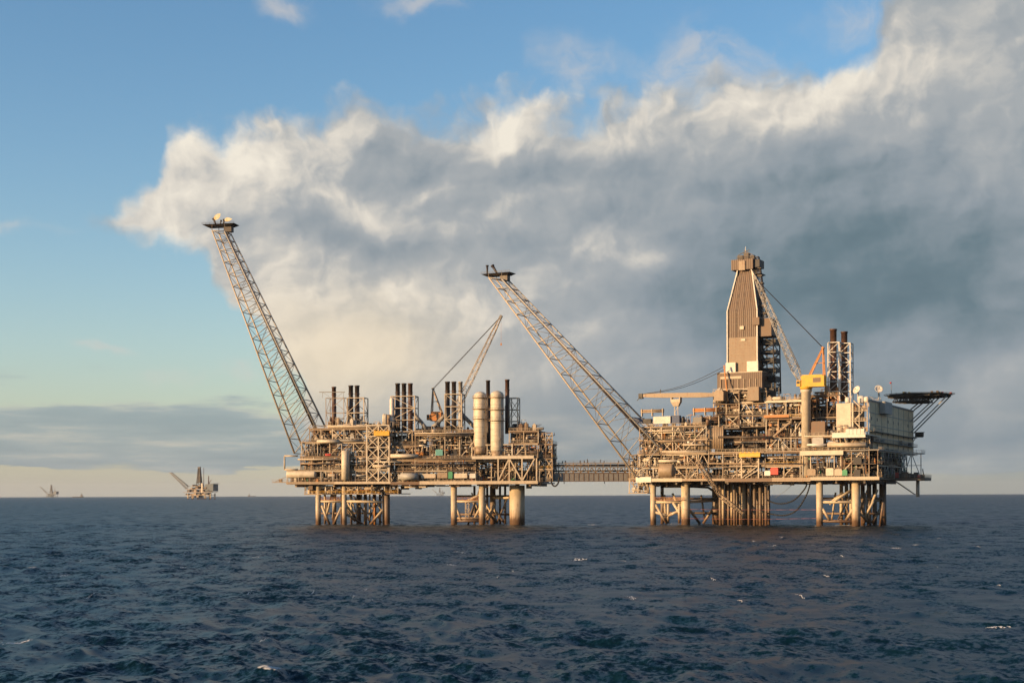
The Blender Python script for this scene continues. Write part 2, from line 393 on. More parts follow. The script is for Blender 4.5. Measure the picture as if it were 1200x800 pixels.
# ------------------------------------------------------------------ mesh builder
class MB:
    def __init__(s): s.v = []; s.f = []; s.sm = []
    def face(s, idx, sm=False): s.f.append(idx); s.sm.append(sm)
    def box(s, u0, u1, v0, v1, z0, z1):
        b = len(s.v)
        s.v += [(u0, v0, z0), (u1, v0, z0), (u1, v1, z0), (u0, v1, z0), (u0, v0, z1), (u1, v0, z1), (u1, v1, z1), (u0, v1, z1)]
        for q in ((3, 2, 1, 0), (4, 5, 6, 7), (0, 1, 5, 4), (1, 2, 6, 5), (2, 3, 7, 6), (3, 0, 4, 7)): s.face([b + i for i in q])
        return s
    def frustum(s, r0, z0, r1, z1):
        """r = (u0,u1,v0,v1) at both heights"""
        b = len(s.v)
        for (a, c, d, e), z in ((r0, z0), (r1, z1)): s.v += [(a, d, z), (c, d, z), (c, e, z), (a, e, z)]
        for q in ((3, 2, 1, 0), (4, 5, 6, 7), (0, 1, 5, 4), (1, 2, 6, 5), (2, 3, 7, 6), (3, 0, 4, 7)): s.face([b + i for i in q])
        return s
    def _frame(s, p, q):
        d = (Vector(q) - Vector(p)); L = d.length; d.normalize()
        up = Vector((0, 0, 1)) if abs(d.z) < .95 else Vector((1, 0, 0))
        a = d.cross(up).normalized(); b = a.cross(d).normalized()
        return d, a, b, L
    def tube(s, p, q, r, n=6, r2=None, caps=True):
        r2 = r if r2 is None else r2
        d, a, b, L = s._frame(p, q); k = len(s.v); p, q = Vector(p), Vector(q)
        for c, rr in ((p, r), (q, r2)):
            for i in range(n):
                t = 2 * PI * (i + .5) / n; s.v.append(tuple(c + a * (math.cos(t) * rr) + b * (math.sin(t) * rr)))
        for i in range(n):
            j = (i + 1) % n; s.face([k + j, k + i, k + n + i, k + n + j], n > 5)
        if caps: s.face([k + i for i in range(n)]); s.face([k + n + i for i in range(n)][::-1])
        return s
    def bar(s, p, q, w, h=None):
        h = w if h is None else h
        d, a, b, L = s._frame(p, q); k = len(s.v); p, q = Vector(p), Vector(q)
        for c in (p, q):
            for x, y in ((-1, -1), (1, -1), (1, 1), (-1, 1)): s.v.append(tuple(c + a * (x * w / 2) + b * (y * h / 2)))
        for i in range(4):
            j = (i + 1) % 4; s.face([k + j, k + i, k + 4 + i, k + 4 + j])
        s.face([k, k + 1, k + 2, k + 3]); s.face([k + 7, k + 6, k + 5, k + 4])
        return s
    def path(s, pts, r, n=6):
        for a, b in zip(pts[:-1], pts[1:]): s.tube(a, b, r, n)
        return s
    def lathe(s, base, axis, prof, n=20):
        """prof = [(distance along axis, radius)]"""
        ax = Vector(axis).normalized(); up = Vector((0, 0, 1)) if abs(ax.z) < .95 else Vector((1, 0, 0))
        a = ax.cross(up).normalized(); b = a.cross(ax); B = Vector(base); k = len(s.v)
        for h, r in prof:
            for i in range(n):
                t = 2 * PI * i / n; s.v.append(tuple(B + ax * h + a * (math.cos(t) * max(r, .01)) + b * (math.sin(t) * max(r, .01))))
        for g in range(len(prof) - 1):
            for i in range(n):
                j = (i + 1) % n; o = k + g * n; s.face([o + j, o + i, o + n + i, o + n + j], True)
        s.face([k + i for i in range(n)]); s.face([k + (len(prof) - 1) * n + i for i in range(n)][::-1])
        return s
    def tank(s, p, q, r, n=16):
        d = (Vector(q) - Vector(p)); L = d.length
        e = [(r * .45 * (1 - math.cos(a)), r * math.sin(a)) for a in (0.05, .5, .95, 1.3)]
        prof = [(x, y) for x, y in e] + [(r * .45, r), (L - r * .45, r)] + [(L - x, y) for x, y in e[::-1]]
        return s.lathe(p, d, prof, n)
    def rail(s, p, q, h=1.1, w=.07, step=2.0):
        p, q = Vector(p), Vector(q); L = (q - p).length; n = max(1, int(L / step)); up = Vector((0, 0, 1))
        for i in range(n + 1):
            c = p.lerp(q, i / n); s.bar(c, c + up * h, w)
        for k in (.5, 1.0): s.bar(p + up * h * k, q + up * h * k, w)
        return s
    def lattice(s, a0, a1, n, rc=.2, rb=.1, close=True, xb=True):
        """four-chord truss between two quads of corner points"""
        A = [Vector(p) for p in a0]; B = [Vector(p) for p in a1]
        for i in range(4): s.tube(A[i], B[i], rc, 6)
        for k in range(n + 1):
            q = [A[i].lerp(B[i], k / n) for i in range(4)]
            for i in range(4): s.tube(q[i], q[(i + 1) % 4], rb, 4)
            if k < n:
                q2 = [A[i].lerp(B[i], (k + 1) / n) for i in range(4)]
                for i in range(4):
                    j = (i + 1) % 4
                    if (k + i) % 2: s.tube(q[i], q2[j], rb, 4)
                    else: s.tube(q[j], q2[i], rb, 4)
        return s
    def build(s, name, mat, parent=None, origin=None):
        if not s.v: return None
        o = origin if origin is not None else (parent.get('_o') if parent is not None and '_o' in parent else (0, 0, 0))
        ox, oy, oz = o
        me = bpy.data.meshes.new(name)
        me.from_pydata([(x - ox, y - oy, z - oz) for x, y, z in s.v], [], s.f)
        me.polygons.foreach_set('use_smooth', s.sm); me.update()
        ob = bpy.data.objects.new(name, me); col.objects.link(ob)
        me.materials.append(MAT[mat] if isinstance(mat, str) else mat)
        if parent is not None: ob.parent = parent; ORG[ob.name] = tuple(o)
        return ob
ORG = {}

def B(fn, name, mat, parent, **k):
    m = MB(); fn(m); return build(m, name, mat, parent, **k)
def build(m, name, mat, parent):
    return m.build(name, mat, parent, ORG.get(parent.name, (0, 0, 0)))

# ------------------------------------------------------------------ a platform's own frame: u along its front, v into its depth
class Frame:
    def __init__(s, px, D, yaw):
        s.ps = math.radians(yaw); s.c, s.s = math.cos(s.ps), math.sin(s.ps)
        x, _ = derol(px, HY); s.O = (x / F * D, D)
    def u(s, px, v=0.0, py=520):
        t = derol(px, py)[0] / F
        Ox, Oy = s.O
        return (t * (Oy + v * s.c) - Ox - v * s.s) / (s.c + t * s.s)
    def v(s, px, u, py=520):
        t = derol(px, py)[0] / F
        Ox, Oy = s.O
        return (t * (Oy - u * s.s) - Ox - u * s.c) / (s.s - t * s.c)
    def Y(s, u, v): return s.O[1] - u * s.s + v * s.c
    def z(s, px, py, v=0.0, u=None):
        if u is None: u = s.u(px, v, py)
        return CAMH - derol(px, py)[1] / F * s.Y(u, v)
    def P(s, px, py, v=0.0):
        u = s.u(px, v, py); return (u, v, CAMH - derol(px, py)[1] / F * s.Y(u, v))
    def world(s, p):
        u, v, z = p; return Vector((s.O[0] + u * s.c + v * s.s, s.O[1] - u * s.s + v * s.c, z))
    def thing(s, name, label, cat, p, group=None):
        o = bpy.data.objects.new(name, None); col.objects.link(o); o.empty_display_size = 1
        o.location = s.world(p); o.rotation_euler = (0, 0, -s.ps)
        o['label'] = label; o['category'] = cat
        if group: o['group'] = group
        ORG[o.name] = tuple(p)
        return o
L = Frame(450, 640, 12)
R = Frame(860, 600, 27)

CAP = {}
def part(root, m, name, mat, cap=95):
    """one mesh per part; what goes past the cap of a kind is gathered into one part"""
    k = (root.name, name); CAP[k] = CAP.get(k, 0) + 1
    if CAP[k] <= cap: return build(m, name, mat, root)
    g = REST.setdefault((root.name, name, mat), MB())
    off = len(g.v); g.v += m.v; g.f += [[i + off for i in f] for f in m.f]; g.sm += m.sm
REST = {}
def flush_rest():
    byk = {}
    for (rn, name, mat), m in REST.items(): byk.setdefault((rn, name), []).append((mat, m))
    for (rn, name), lst in byk.items():
        root = bpy.data.objects[rn]
        big = MB(); mats = []; mi = []
        for mat, m in lst:
            off = len(big.v); big.v += m.v; big.f += [[i + off for i in f] for f in m.f]; big.sm += m.sm
            mi += [len(mats)] * len(m.f); mats.append(mat)
        o = build(big, name, mats[0], root)
        for mt in mats[1:]: o.data.materials.append(MAT[mt])
        o.data.polygons.foreach_set('material_index', mi); o['kind'] = 'stuff'
    REST.clear()

LIGHTS = ['cream', 'cream', 'tan', 'tan', 'cream', 'pale', 'tan', 'brown', 'cream', 'lgrey']
MIXED = ['cream', 'tan', 'cream', 'grey', 'brown', 'mid', 'pale', 'brown', 'dark', 'dark', 'tan', 'white', 'rust', 'rust', 'lgrey', 'orange']
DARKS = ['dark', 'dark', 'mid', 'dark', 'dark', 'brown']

def facade(root, T, s0, s1, zs, seed, depth=14, bay=5.5, dens=1.0, brace=.4, pal=LIGHTS, mix=MIXED, back=.85, rail=True, slab=True, colw=.34, top_open=False, backd=5.2, edge=None, lean0=None):
    """a strip of open process module: decks, columns, braces, handrails, pipes and equipment.
    T maps (s along the face, d into the module, z) to the platform frame."""
    rng = random.Random(seed)
    S = s1 - s0; nb = max(1, round(S / bay)); xs = [s0 + S * i / nb for i in range(nb + 1)]
    for li in range(len(zs) - 1):
        z0, z1 = zs[li], zs[li + 1]; H = z1 - z0; last = li == len(zs) - 2
        sl = s0 + (lean0[li] if lean0 else 0)
        if slab:
            gx = [sl - .3]
            while gx[-1] < s1 - 5: gx.append(gx[-1] + rng.uniform(5, 13))
            gx[-1] = s1 + .3
            if len(gx) == 1: gx = [sl - .3, s1 + .3]
            for g0, g1 in zip(gx[:-1], gx[1:]):
                df = rng.choice([-.2, -.2, -.2, 1.2, 2.6]) if li else -.2; th = rng.choice([.25, .4, .55])
                m = MB(); bx(m, T, g0, g1 - .02, df, depth, z0 - th, z0); part(root, m, 'deck', rng.choice(['tan', 'brown', 'mid', edge or 'cream', 'tan']))
        if rail:
            m = MB(); m.rail(T(sl, -.12, z0), T(s1, -.12, z0), 1.15, .09, 1.8); part(root, m, 'handrail', rng.choice(['cream', 'tan', 'yellow', 'tan', 'brown']))
        for i, x in enumerate(xs):
            if x < sl - .1: continue
            m = MB(); m.bar(T(x, .35, z0), T(x, .35, z1 - .45), colw); part(root, m, 'column', rng.choice(pal + ['brown', 'tan']))
            if rng.random() < .6:
                m = MB(); m.bar(T(x, 5.5, z0), T(x, 5.5, z1 - .45), colw); part(root, m, 'column', rng.choice(mix))
        m = MB(); m.bar(T(sl, .35, z1 - .8), T(s1, .35, z1 - .8), .3, .4); part(root, m, 'beam', rng.choice(['tan', 'brown', 'mid', 'cream']))
        for i in range(nb):
            a, b = xs[i], xs[i + 1]
            if a < sl - .1: continue
            if rng.random() < brace:
                m = MB(); k = rng.random()
                if k < .35: m.bar(T(a, .3, z0), T(b, .3, z1 - .6), .26)
                elif k < .6: m.bar(T(b, .3, z0), T(a, .3, z1 - .6), .26)
                elif k < .8: c = (a + b) / 2; m.bar(T(a, .3, z0), T(c, .3, z1 - .7), .26); m.bar(T(b, .3, z0), T(c, .3, z1 - .7), .26)
                else: m.bar(T(a, .3, z0), T(b, .3, z1 - .6), .24); m.bar(T(b, .36, z0), T(a, .36, z1 - .6), .24)
                part(root, m, 'brace', rng.choice(pal))
            # inner masses seen through the gaps, the shade in there put into their dark colour
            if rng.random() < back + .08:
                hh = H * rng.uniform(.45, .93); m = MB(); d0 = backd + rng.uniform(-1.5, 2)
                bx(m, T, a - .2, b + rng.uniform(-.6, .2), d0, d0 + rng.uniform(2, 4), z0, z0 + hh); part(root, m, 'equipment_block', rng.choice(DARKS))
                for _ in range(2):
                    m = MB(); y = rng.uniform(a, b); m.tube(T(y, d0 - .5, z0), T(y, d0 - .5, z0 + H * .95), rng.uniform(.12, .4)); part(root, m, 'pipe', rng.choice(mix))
            # equipment on the floor
            for _ in range(max(1, int(round(2.6 * dens * (b - a) / 5.5 + rng.random())))):
                k = rng.random(); c = rng.uniform(a + .4, b - .4); d = rng.uniform(.8, 4.2); m = MB()
                if k < .40:
                    w, h = rng.uniform(.5, 1.9), min(H * .8, rng.uniform(.8, 3.4))
                    bx(m, T, c - w / 2, c + w / 2, d, d + rng.uniform(.8, 2), z0, z0 + h)
                    bx(m, T, c - w / 3, c + w / 4, d + .2, d + .7, z0 + h, z0 + h + rng.uniform(.2, .7))
                    part(root, m, 'equipment_skid', rng.choice(mix))
                elif k < .66:
                    r = rng.uniform(.35, 1.1); h = min(H * .85, rng.uniform(1.5, 5))
                    m.lathe(T(c, d + r, z0), (0, 0, 1), [(0, r * .8), (.2, r), (h * .85, r), (h * .95, r * .7), (h, .15)], 12); part(root, m, 'vertical_vessel', rng.choice(mix))
                elif k < .84:
                    r = rng.uniform(.4, 1.0); l = rng.uniform(2, 5.5); zc = z0 + r + rng.uniform(.3, max(.4, H * .5))
                    m.tank(T(c - l / 2, d, zc), T(c + l / 2, d, zc), r, 12)
                    for e in (-.3, .3): bx(m, T, c + e * l - .15, c + e * l + .15, d - r * .6, d + r * .6, z0, zc)
                    part(root, m, 'horizontal_vessel', rng.choice(pal + mix))
                else:   # valve trees
                    for e in range(3):
                        y = c + e * .7 - .7; m.tube(T(y, d, z0), T(y, d, z0 + rng.uniform(1.2, 2.6)), .13, 6); m.tube(T(y - .25, d, z0 + 1), T(y + .25, d, z0 + 1), .25, 8)
                    part(root, m, 'valve_manifold', rng.choice(pal + ['orange', 'red', 'green']))
        # small fittings: valves, junction boxes, cable trays, short spools
        for _ in range(int(S * H / 2.6 * dens)):
            c = rng.uniform(sl, s1 - 1); d = rng.choice([.1, .5, .9, 1.5, 2.4, 3.6]) + rng.uniform(0, .4); z = z0 + rng.uniform(.1, max(.2, H - 1.2)); k = rng.random(); m = MB()
            if k < .28: w, h = rng.uniform(.25, 1.1), rng.uniform(.25, 1.2); bx(m, T, c, c + w, d, d + rng.uniform(.3, .8), z, min(z + h, z1 - .5))
            elif k < .56: m.tube(T(c, d, z), T(min(c + rng.uniform(.8, 4), s1), d, z), rng.choice([.08, .12, .16, .24]), 6)
            elif k < .80: m.tube(T(c, d, z), T(c, d, min(z + rng.uniform(.8, 3.5), z1 - .5)), rng.choice([.08, .12, .18, .26]), 6)
            elif k < .9: m.path([T(c, d, z), T(c + 1.2, d, z), T(c + 1.2, d, max(z0, z - 1.5)), T(c + 1.2, d + 1.5, max(z0, z - 1.5))], .14, 6)
            else: m.lathe(T(c, d, z), (0, 0, 1) if k < .95 else (T(1, 0, 0)[0] - T(0, 0, 0)[0], T(1, 0, 0)[1] - T(0, 0, 0)[1], 0), [(0, .2), (.1, .4), (.7, .4), (.8, .2)], 9)
            part(root, m, 'fitting', rng.choice(pal + mix + mix))
        # pipe runs
        for _ in range(int(S * H / 7 * dens)):
            l = min(S, rng.choice([3, 5, 8, 12, 18]) * rng.uniform(.7, 1.3)); c = rng.uniform(sl, max(sl + .1, s1 - l)); d = rng.choice([.7, 1.2, 1.9, 3, 4.5, 6])
            z = z0 + H * rng.choice([.35, .5, .62, .7, .78, .84, .9, .95]); r = rng.choice([.07, .1, .1, .14, .2, .28, .4])
            if z + r > z1 - .5: z = z1 - .5 - r
            e = min(c + l, s1); pts = [T(c, d, z), T(e, d, z)]
            if rng.random() < .55: pts.append(T(e, d, z0 if rng.random() < .6 else z1 - .5))
            if rng.random() < .35: pts.insert(0, T(c, d + rng.uniform(1, 4), z))
            m = MB(); m.path(pts, r, 7 if r > .15 else 5); part(root, m, 'pipe', rng.choice(pal + mix))
        for _ in range(int(S / 2.2 * dens)):
            c = rng.uniform(sl, s1); d = rng.uniform(.5, 5); r = rng.choice([.07, .1, .14, .22, .32])
            m = MB(); m.tube(T(c, d, z0), T(c, d, z1 - .5), r, 7); part(root, m, 'pipe', rng.choice(pal + mix))
        if S > 14 and rng.random() < .75:    # one stair flight
            c = rng.uniform(sl + 2, s1 - 7); m = MB(); dd = -.0
            for off in (0, 1.0): m.bar(T(c, .6 + off, z0), T(c + H * .9, .6 + off, z1 - .4), .12, .3)
            for k in range(9): bx(m, T, c + H * .9 * k / 9, c + H * .9 * k / 9 + .3, .6, 1.6, z0 + (H - .4) * k / 9, z0 + (H - .4) * k / 9 + .06)
            part(root, m, 'stair_flight', rng.choice(pal))
    if not top_open:
        z = zs[-1]; m = MB(); sl = s0 + (lean0[-1] if lean0 else 0); bx(m, T, sl - .3, s1 + .3, -.2, depth, z - .45, z); part(root, m, 'deck', edge or 'tan')
        m = MB(); m.rail(T(sl, -.12, z), T(s1, -.12, z), 1.15, .09, 1.8); part(root, m, 'handrail', 'cream')

def bx(m, T, s0, s1, d0, d1, z0, z1):
    a, b = T(s0, d0, z0), T(s1, d1, z1)
    return m.box(min(a[0], b[0]), max(a[0], b[0]), min(a[1], b[1]), max(a[1], b[1]), z0, z1)
def front(v0=0.0): return lambda s, d, z: (s, v0 + d, z)
def side(u0): return lambda s, d, z: (u0 - d, s, z)      # right hand face, s runs into the depth
def lside(u0): return lambda s, d, z: (u0 + d, s, z)

def clutter(root, u0, u1, v0, v1, z, seed, n, hmax=3.0, pal=None):
    """plant standing on a top deck"""
    rng = random.Random(seed); pal = pal or (LIGHTS + MIXED)
    for _ in range(n):
        u = rng.uniform(u0, u1); v = rng.uniform(v0, v1); m = MB(); k = rng.random()
        if k < .35:
            w, h = rng.uniform(.6, 2.4), rng.uniform(.6, hmax); m.box(u - w / 2, u + w / 2, v, v + w, z, z + h); m.box(u - w / 4, u + w / 5, v + .2, v + w * .6, z + h, z + h + .5); part(root, m, 'equipment_skid', rng.choice(pal))
        elif k < .55:
            r = rng.uniform(.3, 1); h = rng.uniform(1, hmax * 1.2); m.lathe((u, v, z), (0, 0, 1), [(0, r), (h * .8, r), (h * .95, r * .7), (h, .1)], 12); part(root, m, 'vertical_vessel', rng.choice(pal))
        elif k < .7:
            r = rng.uniform(.3, .8); l = rng.uniform(2, 5); m.tank((u - l / 2, v, z + r + .3), (u + l / 2, v, z + r + .3), r, 12); m.box(u - l * .3, u - l * .2, v - .2, v + .2, z, z + .5); m.box(u + l * .2, u + l * .3, v - .2, v + .2, z, z + .5); part(root, m, 'horizontal_vessel', rng.choice(pal))
        elif k < .85:
            h = rng.uniform(1.5, hmax * 1.5); m.tube((u, v, z), (u, v, z + h), .1); m.tube((u, v, z + h), (u + rng.uniform(1, 3), v, z + h), .1); part(root, m, 'pipe', rng.choice(pal))
        else:
            h = rng.uniform(2, hmax * 1.3); w = rng.uniform(1.5, 3)
            for a in (0, w):
                for b in (0, w): m.bar((u + a, v + b, z), (u + a, v + b, z + h), .14)
            for f in (.5, 1):
                for a, b in (((0, 0), (w, 0)), ((w, 0), (w, w)), ((w, w), (0, w)), ((0, w), (0, 0))): m.bar((u + a[0], v + a[1], z + h * f), (u + b[0], v + b[1], z + h * f), .12)
            part(root, m, 'access_frame', rng.choice(LIGHTS))

def underdeck(root, u0, u1, v1, z, seed, n):
    rng = random.Random(seed)
    for _ in range(n):
        u = rng.uniform(u0, u1); v = rng.uniform(0.5, v1); h = rng.uniform(.5, 2.6); w = rng.uniform(.6, 3.5); m = MB()
        if rng.random() < .5: m.box(u - w / 2, u + w / 2, v, v + rng.uniform(1, 4), z - h, z); part(root, m, 'underdeck_box', rng.choice(['mid', 'brown', 'tan', 'dark', 'cream']))
        else: m.tube((u - w * 1.5, v, z - h * .6), (u + w * 1.5, v, z - h * .6), rng.uniform(.12, .4), 8); m.bar((u, v, z - h * .6), (u, v, z), .2); part(root, m, 'pipe', rng.choice(['mid', 'brown', 'tan', 'cream', 'dark']))

# ------------------------------------------------------------------ things that repeat
def jacket_legs(T, root, legs, ztop):
    for px, v, r, mat in legs:
        u = T.u(px, v, 590)
        m = MB(); r *= 1.12; m.tube((u, v, -6), (u, v, ztop), r, 20); part(root, m, 'leg', mat)
def braces(T, root, segs, r=.6, mat='jacket', name='jacket_brace'):
    for (x0, y0, v0), (x1, y1, v1) in segs:
        m = MB(); m.tube(T.P(x0, y0, v0), T.P(x1, y1, v1), r, 10); part(root, m, name, mat)

def exhaust(T, px, v, py0, py1, wpx, label, mat='soot', base_mat='rust', group=None, name='exhaust_stack', lean=0):
    u = T.u(px, v, py1); z0 = T.z(px, py1, v); z1 = T.z(px, py0, v); r = wpx / 2 * T.Y(u, v) / F
    o = T.thing(name, label, 'exhaust stack', (u, v, z0), group)
    H = z1 - z0
    m = MB(); m.lathe((u, v, z0), (0, 0, 1), [(0, r * 1.05), (H * .5, r * 1.05), (H * .5 + .05, r * .93), (H - .6, r * .93), (H - .6, r * 1.08), (H, r * 1.08), (H, r * .85), (H - 1.0, r * .8)], 16); build(m, 'flue', mat, o)
    for k in (.2, .5, .8):
        m = MB(); m.lathe((u, v, z0 + H * k), (0, 0, 1), [(0, r * 1.05), (0, r * 1.16), (.25, r * 1.16), (.25, r * 1.05)], 16); build(m, 'flange', base_mat, o)
    return o
# ================================================================== LEFT PLATFORM
T = L
zl = lambda py, px=470, v=0: T.z(px, py, v)
lp = T.thing('oil_platform', 'smaller offshore gas platform on the left, cream steel decks on two tubular jackets', 'oil platform', (T.u(470), 20, 0))
Z0, Z1, Z2, Z3, Z4 = zl(564), zl(549), zl(533), zl(516), zl(500)
uA, uB, uC, uD, uE = T.u(336), T.u(457), T.u(493), T.u(556), T.u(630)
uX = T.u(646)
# main deck plate
m = MB(); m.box(uA, uX - 6, -.4, 42, Z0 - 1.1, Z0 - .5); part(lp, m, 'deck', 'pale')
xs_ = [uA, T.u(392), T.u(458), T.u(492), T.u(560), uX - 6]
for k in range(5): m = MB(); m.box(xs_[k], xs_[k + 1] - .03, -.8, -.4, Z0 - (.9, 1.0, 1.5, 1.4, 1.3)[k], Z0 + (.1, .1, -.2, .15, .1)[k]); part(lp, m, 'edge_girder', ('tan', 'cream', 'brown', 'cream', 'cream')[k])
for k in range(7):
    m = MB(); u = uA + 4 + k * (uX - uA - 14) / 6; m.box(u - .4, u + .4, 1, 41, Z0 - 2.3, Z0 - 1.1); part(lp, m, 'floor_beam', 'tan')
# process module on the left
facade(lp, front(0), uA, uB, [Z0, Z1], 11, 16, dens=1.0, brace=.15, back=.9)
facade(lp, front(0), T.u(352), uB, [Z1, Z2], 12, 16, dens=1.2, brace=.3)
facade(lp, front(0), T.u(358), uB, [Z2, Z3], 13, 18, dens=1.2, brace=.45, slab=True)
facade(lp, front(.6), T.u(362), uB, [Z3, Z4], 14, 20, dens=1.1, brace=.6, rail=True)
facade(lp, lside(T.u(352)), 1, 24, [Z1, Z2, Z3], 16, 8, dens=.6, brace=.5, backd=5)
# middle module, set back
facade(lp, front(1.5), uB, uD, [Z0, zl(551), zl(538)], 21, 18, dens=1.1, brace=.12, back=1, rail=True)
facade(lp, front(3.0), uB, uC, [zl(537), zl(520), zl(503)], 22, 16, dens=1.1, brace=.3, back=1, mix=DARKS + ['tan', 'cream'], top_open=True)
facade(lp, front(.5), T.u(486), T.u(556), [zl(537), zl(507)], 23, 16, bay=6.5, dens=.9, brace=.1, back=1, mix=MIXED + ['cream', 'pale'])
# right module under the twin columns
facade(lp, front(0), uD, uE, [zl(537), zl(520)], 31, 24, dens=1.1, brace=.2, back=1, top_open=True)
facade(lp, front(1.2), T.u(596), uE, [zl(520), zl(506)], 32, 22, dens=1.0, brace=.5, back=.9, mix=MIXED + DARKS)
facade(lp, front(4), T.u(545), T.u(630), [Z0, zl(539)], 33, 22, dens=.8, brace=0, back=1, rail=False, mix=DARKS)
m = MB(); m.box(uD - 1, T.u(626), -1.0, -.5, zl(538.5), zl(535)); part(lp, m, 'edge_girder', 'pale')
m = MB()
zt, zb = zl(538), Z0
for a, b in ((584, 584), (584, 597), (597, 597), (612, 597), (612, 612), (612, 627), (629, 629)):
    m.bar((T.u(a), -.5, zb), (T.u(b), -.5, zt), .55, .55)
part(lp, m, 'truss_frame', 'cream')
# scaffold tower at the bridge end
zz = [Z0, zl(550), zl(537), zl(521), zl(507)]
facade(lp, front(2), T.u(631), uX, zz, 41, 12, bay=3.4, dens=.8, brace=.75, back=.5, backd=4, top_open=True)
facade(lp, side(uX), 3, 14, zz[:4], 42, 6, bay=5, dens=.5, brace=.5, back=.8, backd=4)
clutter(lp, T.u(380), T.u(416), 1, 14, Z4, 51, 46, 4.6)
clutter(lp, T.u(420), T.u(457), 1, 10, Z4, 52, 22, 2.4)
clutter(lp, T.u(445), T.u(460), 2, 9, zl(500), 53, 26, 6.0)
clutter(lp, T.u(488), T.u(552), 2, 14, zl(507), 54, 22, 2.6, MIXED + DARKS)
clutter(lp, T.u(598), T.u(630), 2, 14, zl(506), 55, 30, 3.4, DARKS + MIXED)
# hull-like module slung under the left end
facade(lp, front(3), T.u(357, 3), T.u(466, 3), [zl(578, 400, 3), Z0 - 1.2], 61, 20, bay=6, dens=1.1, brace=.1, back=1, top_open=True, mix=MIXED + ['orange', 'tan'], edge='tan')
# cargo of vessels and pipes that show at the left end
m = MB(); m.tank(T.P(336, 555.5, 1), T.P(371, 555.5, 1), 1.75, 20); part(lp, m, 'horizontal_vessel', 'pale')
lp.children[-1]['label'] = 'cream drum lying at the left end of the deck'
m = MB(); m.path([T.P(349, 534, 0), T.P(333.5, 534, 0), T.P(333.5, 550, 0), T.P(349, 550, 0)], .38, 10); part(lp, m, 'pipe_loop', 'cream')
m = MB(); m.lathe(T.P(405, 562, -.9), (0, 0, 1), [(0, 1.9), (13.2, 1.9), (13.4, 1.5)], 24); part(lp, m, 'vertical_vessel', 'pale')
m = MB(); a = T.P(319, 564.5, 1); b = T.P(338, 564.5, 1); m.box(a[0], b[0], 1, 3.5, a[2] - .3, a[2]); m.rail((a[0], 1, a[2]), (b[0], 1, a[2]), 1.1, .09); m.bar((a[0] + 1, 2, a[2]), (b[0], 2, a[2] + 3), .2); m.box(a[0] + 3, a[0] + 4.4, 1.4, 2.6, a[2], a[2] + 1.4); part(lp, m, 'side_walkway', 'tan')
# long horizontal pipes along the front
for (x0, y0, x1, y1, r, mt) in ((349, 538, 400, 538, .36, 'cream'), (352, 543, 388, 543, .3, 'tan'), (372, 517, 398, 517, .8, 'pale'), (398, 516, 424, 516, .5, 'grey'), (437, 546, 457, 546, .7, 'cream'), (440, 541, 470, 541, .35, 'pale'),
                               (460, 544, 556, 544, .3, 'mid'), (486, 507.5, 552, 507.5, .3, 'cream'), (486, 510, 552, 510, .22, 'tan'), (458, 534, 490, 534, .9, 'pale'), (490, 541, 560, 541, .25, 'brown'), (470, 558, 490, 558, 1.6, 'lgrey')):
    m = MB(); m.tube(T.P(x0, y0, -.4), T.P(x1, y1, -.4), r, 10); part(lp, m, 'pipe', mt)
# bright lattice tower in the middle of the left module
for xa in (430, 443.5, 456):
    m = MB(); m.bar(T.P(xa, 565, -.6), T.P(xa, 499, -.6), .5); part(lp, m, 'column', 'pale')
for k in range(5):
    y = 563 - k * 13; m = MB()
    for xa, xb in ((430, 443.5), (443.5, 456)): m.bar(T.P(xa, y, -.6), T.P(xb, y - 13, -.6), .28); m.bar(T.P(xb, y, -.55), T.P(xa, y - 13, -.55), .28)
    m.bar(T.P(430, y - 13, -.6), T.P(456, y - 13, -.6), .35); part(lp, m, 'brace', 'pale')
m = MB(); m.path([T.P(384, 499.5, -.2), T.P(457, 499.5, -.2)], .45, 8); part(lp, m, 'beam', 'cream')
# dark ducts behind the middle deck and by the bridge end
for x0, x1, y, r in ((494, 508, 503, 1.5), (509, 522, 503.5, 1.3), (523, 530, 502, 1.4), (600, 612, 500.5, 1.7), (486, 495, 505, 1.2)):
    m = MB(); m.tank(T.P(x0, y, 9), T.P(x1, y, 9), r, 14); part(lp, m, 'air_duct', 'dark')
m = MB(); p, q = T.P(617, 511, 8), T.P(632, 500.5, 8); m.box(p[0], q[0], 8, 13, p[2], q[2]); part(lp, m, 'equipment_block', 'dark')
for pts in (((484, 484, 8), (494, 495, 8), (500, 503, 8)), ((541, 485, 9), (552, 496, 9), (556, 500, 9)), ((524, 484, 9), (514, 494, 9), (508, 500, 9))):
    m = MB(); m.path([T.P(*p) for p in pts], .9, 12); part(lp, m, 'air_duct', 'grey')
for x0, x1, y0, y1, mt, nm in ((510, 518.5, 533.5, 527, 'teal', 'cabinet'), (525, 530, 560.5, 553, 'green', 'cabinet'), (532, 547, 560, 555, 'pale', 'cabinet'), (493, 510, 560, 555.5, 'cream', 'cabinet'), (512, 524, 560, 554, 'tan', 'cabinet'), (550, 557, 560, 555, 'white', 'cabinet'), (466, 480, 561, 556, 'lgrey', 'cabinet')):
    m = MB(); p, q = T.P(x0, y0, -.1), T.P(x1, y1, -.1); m.box(p[0], q[0], .2, 2.2, p[2], q[2]); m.box(p[0] + .2, q[0] - .2, .4, 2.0, q[2], q[2] + .25)
    o = part(lp, m, nm, mt)
    if mt in ('teal', 'green'): o['label'] = mt + ' painted cabinet'
# red valve skid
m = MB(); p = T.P(381, 533, .4); m.tank((p[0], .4, p[2]), (p[0] + 3, .4, p[2]), .7, 12); part(lp, m, 'horizontal_vessel', 'red')
